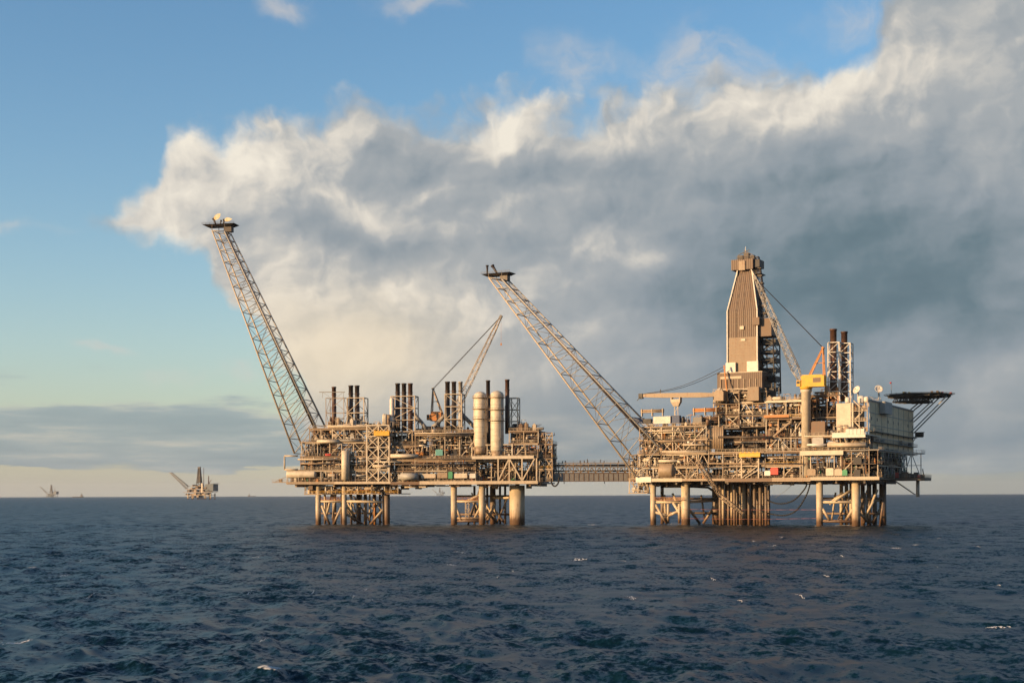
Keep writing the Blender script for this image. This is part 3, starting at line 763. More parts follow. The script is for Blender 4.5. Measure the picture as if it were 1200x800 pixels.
# substructure
jz = zl(566) - 1.1
jacket_legs(T, lp, [(373, 4, 1.12, 'jacket'), (403.5, 4, 1.0, 'jacket'), (392, 26, .8, 'conduct'), (421, 22, .75, 'conduct'), (453.5, 6, 1.2, 'conduct'),
                    (532, 4, 1.25, 'jacket'), (565, 4, 1.35, 'jacket'), (577.5, 24, 1.2, 'conduct'), (606, 10, 3.1, 'jacket')], jz)
braces(T, lp, [((373, 587, 4), (403, 587, 4)), ((377, 592, 4), (386, 614, 4)), ((400, 594, 4), (391, 614, 4)), ((403, 587, 4), (453, 588, 6)), ((406, 592, 4), (420, 612, 22)), ((453, 592, 6), (434, 614, 6)), ((403, 600, 4), (425, 614, 15)),
               ((532, 587, 4), (565, 587, 4)), ((534, 594, 4), (541, 609, 4)), ((564, 592, 4), (556, 607, 4)), ((532, 607, 4), (565, 607, 4)), ((532, 610, 4), (565, 610, 4)), ((566, 578, 5), (545, 588, 4)), ((577, 594, 24), (590, 611, 12)), ((580, 590, 24), (571, 611, 8)), ((577, 583, 24), (606, 583, 10)), ((565, 594, 4), (583, 612, 20))], .6)
for i, px in enumerate((412, 416.5, 424, 427.5, 431, 435, 439, 443)):
    m = MB(); u = T.u(px, 12, 590); m.tube((u, 12 + (i % 3) * 3, -6), (u, 12 + (i % 3) * 3, jz), .42 + .12 * (i % 2), 10); part(lp, m, 'riser', ('jacket', 'conduct', 'orange', 'conduct')[i % 4])
m = MB(); m.path([T.P(436, 573.5, 2), T.P(443, 573.5, 2), T.P(447, 576, 2), T.P(449, 581, 2), T.P(449.5, 614, 2), (T.u(449.5, 2, 600), 2, -4)], .5, 10); part(lp, m, 'riser', 'dark')
m = MB(); m.lattice([(T.u(545, 4) + a, 4 + b, zl(609, 548, 4)) for a, b in ((0, 0), (1.6, 0), (1.6, 1.6), (0, 1.6))], [(T.u(545, 4) + a, 4 + b, zl(588, 548, 4)) for a, b in ((0, 0), (1.6, 0), (1.6, 1.6), (0, 1.6))], 4, .12, .08); part(lp, m, 'ladder_tower', 'cream')
for cx, w in ((388, 24), (548, 24)):
    m = MB(); a, b = T.P(cx - w / 2, 587, 3), T.P(cx + w / 2, 587, 3); m.box(a[0], b[0], 3.2, 5.4, a[2] + .45, a[2] + .65); m.rail((a[0], 3.2, a[2] + .6), (b[0], 3.2, a[2] + .6), 1.1, .1); part(lp, m, 'jacket_walkway', 'orange')
underdeck(lp, uA + 4, T.u(626), 16, Z0 - 1.1, 71, 46)
rj = random.Random(21)
for k in range(16):
    px = rj.uniform(376, 458); v = rj.uniform(6, 30); u = T.u(px, v, 590); m = MB(); u2 = u + rj.uniform(-9, 9)
    m.tube((u, v, rj.uniform(0, 4)), (u2, v + rj.uniform(-3, 3), rj.uniform(9, 17)), rj.uniform(.25, .5), 8); part(lp, m, 'jacket_brace', rj.choice(['jacket', 'conduct', 'jacket']))
for k in range(8):
    px = rj.uniform(380, 455); v = rj.uniform(8, 28); u = T.u(px, v, 590); m = MB(); m.tube((u, v, -4), (u, v, jz), rj.uniform(.2, .55), 8); part(lp, m, 'riser', rj.choice(['jacket', 'conduct', 'conduct']))
for k in range(9):
    px = rj.uniform(542, 596); v = rj.uniform(8, 30); u = T.u(px, v, 590); m = MB(); m.tube((u, v, rj.uniform(-1, 3)), (u + rj.choice([-6, -4, 4, 6]), v + rj.uniform(-3, 3), rj.uniform(9, 17)), rj.uniform(.3, .5), 8); part(lp, m, 'jacket_brace', rj.choice(['jacket', 'conduct', 'conduct']))
for px in (556, 571, 586, 592):
    v = 26; u = T.u(px, v, 590); m = MB(); m.tube((u, v, -4), (u, v, jz), .55, 8); part(lp, m, 'riser', 'conduct')
for z_ in (4.5, 13.0):
    m = MB(); m.tube((T.u(534, 22, 590), 22, z_), (T.u(606, 22, 590), 22, z_), .5, 8); part(lp, m, 'jacket_brace', 'conduct')
for z_ in (5.0, 10.5, 15.5):
    m = MB(); m.tube((T.u(374, 24, 590), 24, z_), (T.u(455, 24, 590), 24, z_), .45, 8); part(lp, m, 'jacket_brace', 'conduct')
flush_rest()

# twin tall columns, flare, stacks, crane and hoist
for i, (px, w, y0, y1, lab) in enumerate(((563.0, 14.8, 458.5, 524, 'left one of the two tall cream cylinder vessels, rising beside a thin dark stack'), (582.6, 15.4, 457.5, 529, 'right one of the two tall cream cylinder vessels, nearer the open lattice frame'))):
    v = 1.8; u = T.u(px, v, 490); z0 = T.z(px, y1, v); z1 = T.z(px, y0, v); r = w / 2 * T.Y(u, v) / F; H = z1 - z0
    o = T.thing('tall_vessel', lab, 'vessel', (u, v, z0), 'twin cream cylinder vessels on the left platform')
    m = MB(); m.lathe((u, v, z0), (0, 0, 1), [(0, r * .9), (1, r), (H - r * .62, r), (H - r * .36, r * .88), (H - r * .14, r * .55), (H, .3)], 32); build(m, 'shell', 'pale', o)
    for k in (.50, .68, .88):
        m = MB(); zc = z0 + H * k; m.lathe((u, v, zc), (0, 0, 1), [(0, r), (0, r + .85), (.22, r + .85), (.22, r)], 24)
        for a in range(16):
            t0, t1 = 2 * PI * a / 16, 2 * PI * (a + 1) / 16; c0 = (u + (r + .7) * math.cos(t0), v + (r + .7) * math.sin(t0), zc); c1 = (u + (r + .7) * math.cos(t1), v + (r + .7) * math.sin(t1), zc)
            m.bar(c0, (c0[0], c0[1], zc + 1.1), .07); m.bar((c0[0], c0[1], zc + 1.1), (c1[0], c1[1], zc + 1.1), .07)
        build(m, 'ring_platform', 'tan', o)
    m = MB(); m.bar((u + r * .7, v - r * .75, z0 + 2), (u + r * .7, v - r * .75, z1 - 1), .3, .1); build(m, 'ladder', 'grey', o)
    m = MB(); m.path([(u - r - .3, v + 1, z0 + 1), (u - r - .3, v + 1, z1 - 2), (u, v, z1 - .4)], .28, 8); build(m, 'side_pipe', 'cream', o)
    for k in range(9): m = MB(); m.lathe((u, v, z0 + H * (.06 + k * .1)), (0, 0, 1), [(0, r), (0, r + .05), (.1, r + .05), (.1, r)], 32); build(m, 'weld_seam', 'tan', o)
    for ang, f in ((-.9, .2), (-.5, .62)):
        m = MB(); c_, s_ = math.cos(ang), math.sin(ang); m.tube((u + r * .95 * c_, v + r * .95 * s_, z0 + H * f), (u + (r + .6) * c_, v + (r + .6) * s_, z0 + H * f), .28, 10); m.tube((u + (r + .5) * c_, v + (r + .5) * s_, z0 + H * f), (u + (r + .65) * c_, v + (r + .65) * s_, z0 + H * f), .42, 10); build(m, 'nozzle', 'tan', o)
    m = MB(); m.lathe((u, v, z0 - 3), (0, 0, 1), [(0, r * .9), (3, r * .9)], 24); build(m, 'skirt', 'tan', o)

G1 = 'exhaust stacks on the left platform'
for px, v, y0, y1, w, lab, mt in (
    (391.5, 6, 453, 501, 5.2, 'rusty stack at the far left, crossed near its top by a thin bar', 'rust'),
    (411.3, 7, 451.5, 502, 5.6, 'left stack of the black pair behind the flare boom foot', 'soot'),
    (418.6, 7, 451.5, 502, 5.6, 'right stack of the black pair behind the flare boom foot', 'soot'),
    (466.2, 7, 449, 505, 5.6, 'left stack of the middle trio, beside the pale silo', 'soot'),
    (473.6, 7, 449, 505, 5.6, 'centre stack of the middle trio, between two like it', 'soot'),
    (481.0, 7, 449, 505, 5.6, 'right stack of the middle trio, above the sloping duct', 'rust'),
    (524.6, 7, 447, 505, 5.8, 'black stack nearest the brown crane house', 'soot'),
    (532.1, 7, 447, 505, 5.6, 'black stack between another black one and a pale grey one', 'soot'),
    (539.8, 7, 447, 505, 5.0, 'pale grey stack in front of the slender crane boom', 'lgrey'),
    (572.2, 9, 445.5, 530, 5.0, 'thin black stack showing between the twin cream vessels', 'soot'),
    (594.6, 8, 444.5, 508, 5.4, 'thin black stack right of the twin cream vessels', 'rust')):
    exhaust(T, px, v, y0, y1, w, lab, mt, group=G1)
def stack_frame(T, x0, x1, y0, y1, v0, v1, lab, n=3, mat='cream', r=.2):
    a, b = T.P(x0, y1, v0), T.P(x1, y1, v0); zt = T.z((x0 + x1) / 2, y0, v0)
    o = T.thing('stack_frame', lab, 'steel frame', ((a[0] + b[0]) / 2, v0, a[2]))
    for (u, v) in ((a[0], v0), (b[0], v0), (b[0], v1), (a[0], v1)):
        m = MB(); m.bar((u, v, a[2]), (u, v, zt), r * 2); build(m, 'post', mat, o)
    for k in range(n):
        za, zb = a[2] + (zt - a[2]) * k / n, a[2] + (zt - a[2]) * (k + 1) / n
        m = MB(); q = [(a[0], v0), (b[0], v0), (b[0], v1), (a[0], v1)]
        for i in range(4):
            p0, p1 = q[i], q[(i + 1) % 4]; m.bar((*p0, zb), (*p1, zb), r * 1.6)
            if (k + i) % 2: m.bar((*p0, za), (*p1, zb), r * 1.2)
            else: m.bar((*p1, za), (*p0, zb), r * 1.2)
        build(m, 'bracing', mat, o)
    return o
stack_frame(T, 407, 426.5, 466, 501, 5, 11, 'open cream frame holding the black stack pair on the left', 2)
stack_frame(T, 458, 486, 464, 506, 5, 11, 'open cream frame around the middle trio of stacks', 3)
stack_frame(T, 521.5, 541, 461.5, 506, 5, 11, 'open cream frame around two black stacks and a grey one', 3)
stack_frame(T, 597, 606.5, 466, 507, 5, 10, 'narrow open frame right of the twin cream vessels', 3)
stack_frame(T, 382, 403, 466, 501, 5, 11, 'spindly open frame around the rusty stack at the far left', 2, 'tan', .12)
# bar platform through the rusty stack
o = T.thing('antenna_bar', 'thin horizontal bar on the rusty stack at the far left', 'antenna', T.P(391.5, 459.5, 6))
m = MB(); m.bar(T.P(374, 459.3, 5), T.P(404, 459.3, 5), .45, .3); build(m, 'crossbar', 'grey', o)
m = MB()
for x, y in ((378, 466), (402.5, 466)): m.bar(T.P(x, 459.3, 5), T.P(391, y + 2, 5), .1); m.bar(T.P(x, 459.3, 5), T.P(x, 466, 5), .12)
build(m, 'strut', 'grey', o)
# silo
u = T.u(459.3, 5, 475); z0 = T.z(459, 503, 5); z1 = T.z(459, 466, 5)
o = T.thing('silo', 'slim pale silo left of the middle trio of stacks', 'silo', (u, 5, z0))
m = MB(); m.lathe((u, 5, z0), (0, 0, 1), [(0, .8), (2, 1.05), (z1 - z0 - .6, 1.05), (z1 - z0, .5)], 16); build(m, 'shell', 'white', o)
m = MB(); m.lathe((u, 5, z0 + 6), (0, 0, 1), [(0, 1.05), (0, 1.5), (.15, 1.5), (.15, 1.05)], 16); build(m, 'ring_platform', 'tan', o)

def flare_boom(T, lab, c0, c1, tipc, segs, v0, v1, platform, burners, pipe, flames, n):
    """c0/c1: lower and upper chord feet and heads as (px, py); front chords at v0, back chords at v1"""
    lf0, uf0 = [T.P(*p, v0) for p in c0]; lf1, uf1 = [T.P(*p, v0 + (v1 - v0) * .22) for p in c1]
    w0, w1 = v1 - v0, (v1 - v0) * .56
    lb0 = (lf0[0], lf0[1] + w0, lf0[2]); ub0 = (uf0[0], uf0[1] + w0, uf0[2])
    lb1 = (lf1[0], lf1[1] + w1, lf1[2]); ub1 = (uf1[0], uf1[1] + w1, uf1[2])
    o = T.thing('flare_boom', lab, 'flare boom', lf0)
    A = [Vector(p) for p in (lf0, uf0, ub0, lb0)]; Bq = [Vector(p) for p in (lf1, uf1, ub1, lb1)]
    for i in range(4):
        m = MB(); m.tube(A[i], Bq[i], .46, 8, .32); build(m, 'chord', 'cream' if i in (0, 3) else 'lgrey', o)
    for k in range(n + 1):
        f = 1 - (1 - k / n) ** 1.12; f2 = 1 - (1 - min(1, (k + 1) / n)) ** 1.12
        q = [A[i].lerp(Bq[i], f) for i in range(4)]; m = MB()
        for i in range(4): m.tube(q[i], q[(i + 1) % 4], .2, 6)
        m.tube(q[0], q[2], .1, 5); build(m, 'rung', 'lgrey', o)
        if k < n:
            q2 = [A[i].lerp(Bq[i], f2) for i in range(4)]; m = MB()
            for i in range(4):
                j = (i + 1) % 4
                if (k + i) % 2: m.tube(q[i], q2[j], .10, 6)
                else: m.tube(q[j], q2[i], .10, 6)
            build(m, 'bracing', 'grey', o)
    # flare lines and a stepped walkway carried inside the truss
    for s_, r in ((.35, .42), (.62, .26), (.5, .2)):
        m = MB(); a = A[1].lerp(A[2], s_).lerp(A[0], .15); b = Bq[1].lerp(Bq[2], s_).lerp(Bq[0], .15); m.tube(a, b, r, 8); build(m, 'flare_line', 'mid', o)
    m = MB(); a = A[1].lerp(A[2], .8).lerp(A[3], .25); b = Bq[1].lerp(Bq[2], .8).lerp(Bq[3], .25)
    m.bar(a, b, .9, .12); m.bar(a + Vector((0, .4, 1)), b + Vector((0, .4, 1)), .08); m.bar(a + Vector((0, -.4, 1)), b + Vector((0, -.4, 1)), .08)
    for k in range(40): p = a.lerp(b, k / 40); m.bar(p + Vector((0, .4, 0)), p + Vector((0, .4, 1)), .07)
    build(m, 'walkway', 'tan', o)
    # head platform
    x0, x1, y, th = platform; vc = lf1[1] + w1 / 2; a = T.P(x0, y, vc); b = T.P(x1, y, vc); m = MB()
    m.frustum((a[0] + 2, b[0] - 2, vc - 2.4, vc + 2.4), a[2] - th, (a[0], b[0], vc - 3.4, vc + 3.4), a[2]); build(m, 'head_platform', 'dark', o)
    m = MB(); m.rail((a[0], vc - 3.4, a[2]), (b[0], vc - 3.4, a[2]), .8, .08); build(m, 'handrail', 'mid', o)
    for p in Bq: m = MB(); m.bar(p, (p.x, p.y, a[2] - .2), .2); build(m, 'head_post', 'mid', o)
    m = MB(); m.box(b[0] - 6, b[0] - 2.2, vc - 1.5, vc + 1.5, a[2] - 3.6, a[2] - .9); build(m, 'head_cabinet', 'mid', o)
    for (bx0, by0, bx1, by1, r) in burners:
        m = MB(); p, q = Vector(T.P(bx0, by0, vc)), Vector(T.P(bx1, by1, vc)); m.tube(p, q, r * .6, 10, r); m.tube(q, q + (q - p).normalized() * .5, r * 1.3, 10); build(m, 'burner_tip', 'soot', o)
    for (fx, fy, fx2, fy2, r) in flames:
        m = MB(); p, q = Vector(T.P(fx, fy, vc)), Vector(T.P(fx2, fy2, vc)); d = q - p; LL = d.length
        m.lathe(p, d, [(0, r * .35), (LL * .2, r * .85), (LL * .45, r), (LL * .7, r * .72), (LL * .9, r * .32), (LL, .05)], 14)
        rn = random.Random(int(fx)); m.v = [(x + rn.uniform(-.25, .25) * r, y_ + rn.uniform(-.2, .2) * r, z + rn.uniform(-.2, .2) * r) for x, y_, z in m.v]
        build(m, 'flame', 'flame', o)
    return o
flare_boom(L, 'taller flare boom leaning left, with small flames burning at its tip', ((345, 531), (369, 498)), ((248.5, 270), (263, 271)), None, None, 3, 17, (240, 277.5, 264.5, 1.0),
           ((253, 263, 250.5, 257, .55), (262, 263, 262.5, 258, .5), (258, 263, 259, 259, .35)), None, ((251, 257, 258, 250.5, 1.1), (263, 257.5, 271.5, 256.5, .95)), 17)

def lattice_boom(m, a, b, w0, w1, up, n, rc=.16, rb=.08):
    """boom truss from a to b, side sizes w0 (foot) and w1 (head) with a fat middle"""
    a, b = Vector(a), Vector(b); d = (b - a).normalized(); s_ = d.cross(Vector(up)).normalized(); t = s_.cross(d).normalized()
    st = [(0, w0 * .45), (.12, w0), (.85, w1), (1, w1 * .5)]
    for (f0, g0), (f1, g1) in zip(st[:-1], st[1:]):
        qs = []
        for f, g in ((f0, g0), (f1, g1)):
            c = a.lerp(b, f); qs.append([c + s_ * x * g / 2 + t * y * g / 2 for x, y in ((-1, -1), (1, -1), (1, 1), (-1, 1))])
        m.lattice(qs[0], qs[1], max(1, int(n * (f1 - f0) + .5)), rc, rb)
# crane on the left platform
def crane(T, lab, v, foot, tip, apex, house, mats, pedestal, w0, w1, n, ropes, aback, extra=None, hook=None):
    base = T.P(pedestal[0], pedestal[2], v)
    o = T.thing('pedestal_crane', lab, 'crane', base)
    hm, bm, am = mats
    zt = T.z(pedestal[0], pedestal[1], v); r = pedestal[3] / 2 * T.Y(base[0], v) / F
    m = MB(); m.lathe(base, (0, 0, 1), [(0, r), (zt - base[2] - 1.2, r), (zt - base[2] - .9, r * 1.2), (zt - base[2], r * 1.2)], 20); build(m, 'pedestal', 'pale', o)
    m = MB(); m.lathe((base[0], v, zt), (0, 0, 1), [(0, r * 1.15), (.8, r * 1.35), (1.3, r * 1.35)], 20); build(m, 'slew_ring', hm, o)
    m = MB(); a, b = T.P(house[0], house[3], v), T.P(house[1], house[2], v)
    m.box(a[0], b[0], v - 2.0, v + 2.2, a[2], b[2]); m.box(a[0] + .4, b[0] - .8, v - 1.6, v + 1.8, b[2], b[2] + .5); m.box(a[0] - .3, b[0] + .3, v - 2.2, v + 2.4, a[2] - .25, a[2]); hs = build(m, 'machinery_house', hm, o)
    m = MB(); w = b[0] - a[0]; m.box(a[0] + w * .52, a[0] + w * .86, v - 2.06, v - 2.0, a[2] + (b[2] - a[2]) * .35, a[2] + (b[2] - a[2]) * .8); build(m, 'louvre', 'brown', hs)
    m = MB(); m.box(a[0] - 1.8, a[0] - .1, v - 2.4, v - .6, a[2] + .1, a[2] + 2.6); cb = build(m, 'cab', hm, o)
    m = MB(); m.box(a[0] - 1.86, a[0] - 1.8, v - 2.2, v - .8, a[2] + 1.1, a[2] + 2.2); m.box(a[0] - 1.6, a[0] - .4, v - 2.46, v - 2.4, a[2] + 1.1, a[2] + 2.2); build(m, 'cab_window', 'dark', cb)
    m = MB(); ap = Vector(T.P(*apex, v))
    for e in (-1.4, 1.4):
        m.bar((aback[0] if False else T.P(aback[0], aback[1], v)[0], v + e, T.P(aback[0], aback[1], v)[2]), ap + Vector((0, e * .4, 0)), .45)
        f_ = T.P(aback[2], aback[3], v); m.bar((f_[0], v + e, f_[2]), ap + Vector((0, e * .4, 0)), .5)
    p0, p1 = T.P(aback[0], aback[1], v), T.P(aback[2], aback[3], v)
    m.bar(((p0[0] + ap.x) / 2, v, (p0[2] + ap.z) / 2), ((p1[0] + ap.x) / 2, v, (p1[2] + ap.z) / 2), .25)
    m.tube(ap + Vector((0, -1, 0)), ap + Vector((0, 1, 0)), .5, 10); build(m, 'gantry_mast', am, o)
    m = MB(); f, t_ = T.P(*foot, v), T.P(*tip, v); lattice_boom(m, f, t_, w0, w1, (0, 1, 0), n); bo = build(m, 'boom', bm, o)
    m = MB(); d = (Vector(t_) - Vector(f)).normalized(); m.bar(Vector(t_) - d * .8, Vector(t_) + d * 1.0, w1 * .9, 1.2); m.tube(Vector(t_) + d * .6 + Vector((0, -.8, 0)), Vector(t_) + d * .6 + Vector((0, .8, 0)), .6, 12); build(m, 'boom_head', 'grey', bo)
    for e in (-.7, .7):
        m = MB(); m.tube(ap + Vector((0, e, 0)), Vector(T.P(*ropes, v)) + Vector((0, e * .6, 0)), .11, 5); build(m, 'pendant_rope', 'dark', o)
    if hook:
        m = MB(); h0 = Vector(t_) + d * .6; h1 = Vector((h0.x, h0.y, T.z(hook[0], hook[1], v, h0.x))); m.tube(h0, h1, .05, 4); m.box(h1.x - .3, h1.x + .3, h1.y - .2, h1.y + .2, h1.z - 1, h1.z); build(m, 'hook_block', 'orange', o)
    return o
crane(L, 'slender cream crane with raised boom and small brown house behind the stacks', 14, (531, 487), (586.5, 372), (507.5, 455.5), (506, 518, 483.5, 492.5), ('orange', 'cream', 'tan'), (513, 493.5, 510, 6), 2.6, 1.6, 22, (584, 374), (506, 486, 518, 484), hook=(590, 402))

# yellow hoist beams
def hoist(T, x0, x1, y0, y1, v, lab):
    a, b = T.P(x0, y1, v), T.P(x1, y0, v); o = T.thing('hoist_gantry', lab, 'hoist gantry', ((a[0] + b[0]) / 2, v, a[2]))
    m = MB(); m.box(a[0], b[0], v, v + 1.2, a[2] + (b[2] - a[2]) * .15, b[2] - .2); m.box(a[0] - .2, b[0] + .2, v - .15, v + 1.4, b[2] - .2, b[2]); build(m, 'beam', 'yellow', o)
    w = b[0] - a[0]
    for k in range(5): m = MB(); m.box(a[0] + w * (k + .3) / 5, a[0] + w * (k + .55) / 5, v - .2, v, b[2] - .3, b[2] + .45); build(m, 'bracket', 'yellow', o)
    m = MB(); c = (a[0] + b[0]) / 2; m.box(c - .7, c + .7, v + .1, v + 1.1, a[2] - .5, a[2] + (b[2] - a[2]) * .15); m.tube((c, v + .6, a[2] - 2.2), (c, v + .6, a[2] - .5), .08, 6); m.lathe((c, v + .6, a[2] - 2.9), (0, 0, 1), [(0, .1), (.2, .35), (.7, .2)], 10); build(m, 'trolley', 'mid', o)
hoist(L, 438, 456, 504.5, 511.5, -2.2, 'yellow hoist beam high on the left platform, above a cream lattice')

# hoses sagging in loops by the bridge
def hose(T, pts, r, lab, mat='rubber', cat='hose', name='hanging_hose', group=None):
    P_ = [Vector(T.P(*p)) for p in pts]
    o = T.thing(name, lab, cat, tuple(P_[0]), group); cu = []
    n = len(P_)
    for i in range(n - 1):
        p0 = P_[max(i - 1, 0)]; p1 = P_[i]; p2 = P_[i + 1]; p3 = P_[min(i + 2, n - 1)]
        for k in range(6):
            t = k / 6; cu.append(.5 * ((2 * p1) + (p2 - p0) * t + (2 * p0 - 5 * p1 + 4 * p2 - p3) * t * t + (3 * p1 - p0 - 3 * p2 + p3) * t ** 3))
    cu.append(P_[-1]); m = MB(); m.path(cu, r, 8); build(m, 'hose_run' if 'hose' in name else 'rope_run', mat, o)
    return o
GH = 'black hoses looped under the bridge end of the left platform'
hose(L, ((646, 560, 1), (646.5, 566, 1), (650, 569.5, 1), (654, 566, 1), (655, 559, 1)), .36, 'larger black hose loop hanging at the bridge end of the left platform', group=GH)
hose(L, ((629.5, 563, 0), (630, 567, 0), (632, 569, 0), (634, 567, 0), (634.5, 563, 0)), .22, 'small black hose loop hanging left of the larger loop', group=GH)

# ================================================================== RIGHT PLATFORM
T = R
zr = lambda py, px=860, v=0: T.z(px, py, v)
rp = T.thing('oil_platform', 'larger offshore drilling platform on the right, with helideck and enclosed derrick', 'oil platform', (T.u(860), 20, 0))
Y0, Y1, Y2, Y3, Y4 = zr(560), zr(545), zr(529), zr(512.5), zr(497)
a0, a1, a2, a3, a4 = T.u(752), T.u(830), T.u(896), T.u(940), T.u(1018)
DP = 62
m = MB(); m.box(a0, a4 + 4, -.3, DP, Y0 - 1.0, Y0 - .5); part(rp, m, 'deck', 'tan')
xs_ = [a0 - 1, T.u(800), T.u(850), T.u(905), T.u(950), a4 + 4.4]
for k in range(5): m = MB(); m.box(xs_[k], xs_[k + 1] - .03, -.7, -.3, Y0 - (1.3, 1.1, 1.6, 1.6, 1.2)[k], Y0 + (.2, 0, -.1, .1, .2)[k]); part(rp, m, 'edge_girder', ('cream', 'tan', 'brown', 'tan', 'cream')[k])
for k in range(9):
    u = a0 + 4 + k * (a4 - a0 - 6) / 8; m = MB(); m.box(u - .4, u + .4, 1, DP - 1, Y0 - 2.6, Y0 - 1.0); part(rp, m, 'floor_beam', 'mid')
m = MB(); p, q = T.P(745, 565, -.9), T.P(763, 558.5, -.9); m.box(p[0], q[0], -.9, 1.5, p[2], q[2]); part(rp, m, 'edge_girder', 'white')
# left module
facade(rp, front(.4), a0, a1, [Y0, Y1], 101, 20, dens=1.1, brace=.3, back=1)
facade(rp, front(.4), a0 - 2, a1, [Y1, Y2], 102, 20, dens=1.2, brace=.35, back=1, edge='cream')
facade(rp, front(0), a0 - 1, a1 - 1, [Y2, Y3, Y4], 103, 22, dens=1.25, brace=.55, back=.9)
facade(rp, lside(a0 - 2), 2, 44, [Y1, Y2, Y3], 104, 10, dens=.7, brace=.4, back=.9, backd=6)
facade(rp, front(2), T.u(735), T.u(756), [zr(577, 745), zr(560, 745), zr(545, 745), Y2], 105, 8, bay=3.6, dens=.9, brace=.85, back=.2, backd=5, rail=True, slab=True, top_open=True, edge='tan')
# front of the wellhead deck
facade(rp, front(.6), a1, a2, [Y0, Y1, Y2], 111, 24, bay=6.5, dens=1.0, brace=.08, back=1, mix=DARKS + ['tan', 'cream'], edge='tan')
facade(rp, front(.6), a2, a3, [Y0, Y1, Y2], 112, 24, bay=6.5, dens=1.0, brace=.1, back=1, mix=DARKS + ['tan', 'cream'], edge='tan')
facade(rp, front(.2), a3 - 1, a4, [Y0, Y2], 113, 26, bay=7, dens=1.1, brace=.15, back=1, edge='tan', mix=MIXED + ['green'])
m = MB(); p, q = T.P(938, 533.5, -1.0), T.P(988, 527.5, -1.0); m.box(p[0], q[0], -1.0, -.4, p[2], q[2]); part(rp, m, 'edge_girder', 'pale')
# drilling area above
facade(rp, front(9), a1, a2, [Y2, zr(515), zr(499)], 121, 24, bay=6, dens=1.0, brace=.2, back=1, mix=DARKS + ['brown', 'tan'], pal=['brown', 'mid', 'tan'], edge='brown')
facade(rp, front(5), T.u(836, 5), T.u(866, 5), [zr(500), zr(484), zr(470), zr(457)], 122, 12, bay=5, dens=1.1, brace=.5, back=.9, mix=MIXED + ['orange', 'yellow'])
facade(rp, front(6), T.u(866, 6), T.u(898, 6), [zr(499), zr(485), zr(470), zr(458)], 123, 14, bay=5.5, dens=1.0, brace=.2, back=1, mix=MIXED + ['white', 'lgrey', 'lgrey'])
facade(rp, front(2), a2, a3, [Y2, zr(512), zr(490)], 124, 18, bay=6, dens=1.0, brace=.35, back=1, mix=MIXED + ['orange', 'dark'], edge='tan')
facade(rp, front(4), a2, a3, [zr(490), zr(470)], 125, 18, bay=6.5, dens=1.1, brace=.3, back=1, mix=DARKS + MIXED, edge='cream')
m = MB(); p, q = T.P(896, 472, 3.4), T.P(941, 468.5, 3.4); m.box(p[0], q[0], 3.4, 4, p[2], q[2]); part(rp, m, 'edge_girder', 'pale')
m = MB(); p, q = T.P(895, 489.5, .5), T.P(924.5, 485.5, .5); m.box(p[0], q[0], .5, 2, p[2], p[2] + .4); m.box(p[0], q[0], .45, .6, p[2] + .4, q[2]); part(rp, m, 'side_walkway', 'orange')
m = MB(); p, q = T.P(903, 514, 1), T.P(926, 494, 1)
for e in (0, 1.2): m.bar((p[0], 1 + e, p[2]), (q[0], 1 + e, q[2]), .3, .5)
for k in range(14): f = k / 14; m.box(p[0] + (q[0] - p[0]) * f, p[0] + (q[0] - p[0]) * f + .4, 1, 2.2, p[2] + (q[2] - p[2]) * f, p[2] + (q[2] - p[2]) * f + .08)
part(rp, m, 'stair_flight', 'tan')
# area in front of the living quarters
facade(rp, front(1), a3 + 1, a4, [Y2, zr(512)], 131, 20, bay=6, dens=1.2, brace=.2, back=1, edge='pale')
facade(rp, front(9), T.u(944, 9), T.u(982, 9), [zr(512), zr(490), zr(464)], 132, 14, bay=5, dens=1.0, brace=.35, back=1, mix=DARKS + ['brown', 'mid', 'orange'], pal=['brown', 'mid', 'tan', 'orange'], edge='brown')
# right side, in shade
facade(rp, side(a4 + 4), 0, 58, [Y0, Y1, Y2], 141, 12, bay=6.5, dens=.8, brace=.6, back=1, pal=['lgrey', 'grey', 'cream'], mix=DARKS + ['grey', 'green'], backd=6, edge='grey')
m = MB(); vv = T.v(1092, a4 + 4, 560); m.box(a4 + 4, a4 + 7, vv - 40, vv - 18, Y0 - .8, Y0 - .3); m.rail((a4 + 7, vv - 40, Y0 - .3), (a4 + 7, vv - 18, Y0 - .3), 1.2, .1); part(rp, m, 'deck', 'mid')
# caisson hung from a strut on the right
xa, xb = T.P(1050, 564, 30), T.P(1072, 579, 30)
m = MB(); m.bar((xa[0], 30, xa[2]), (xb[0], 30, xb[2]), .5); m.tube(T.P(1075.5, 562, 30), T.P(1075.5, 582, 30), .75, 14); m.bar((xb[0], 30, xb[2]), T.P(1075.5, 579, 30), .4); part(rp, m, 'caisson', 'lgrey')
# tops
clutter(rp, T.u(750), T.u(772), 1, 14, Y4, 151, 8, 2)
clutter(rp, T.u(786), T.u(829), 1, 16, Y4, 152, 44, 4.0)
clutter(rp, T.u(898, 5), T.u(938, 5), 6, 20, zr(470), 153, 26, 2.8)
clutter(rp, T.u(956, 9), T.u(982, 9), 9, 20, zr(464), 154, 26, 3.6, MIXED + DARKS + ['orange', 'orange', 'rust'])
clutter(rp, T.u(945), T.u(1010), .8, 5, zr(512), 155, 30, 3.2)
clutter(rp, T.u(842, 6), T.u(866, 6), 5, 12, zr(457), 156, 8, 2.0)
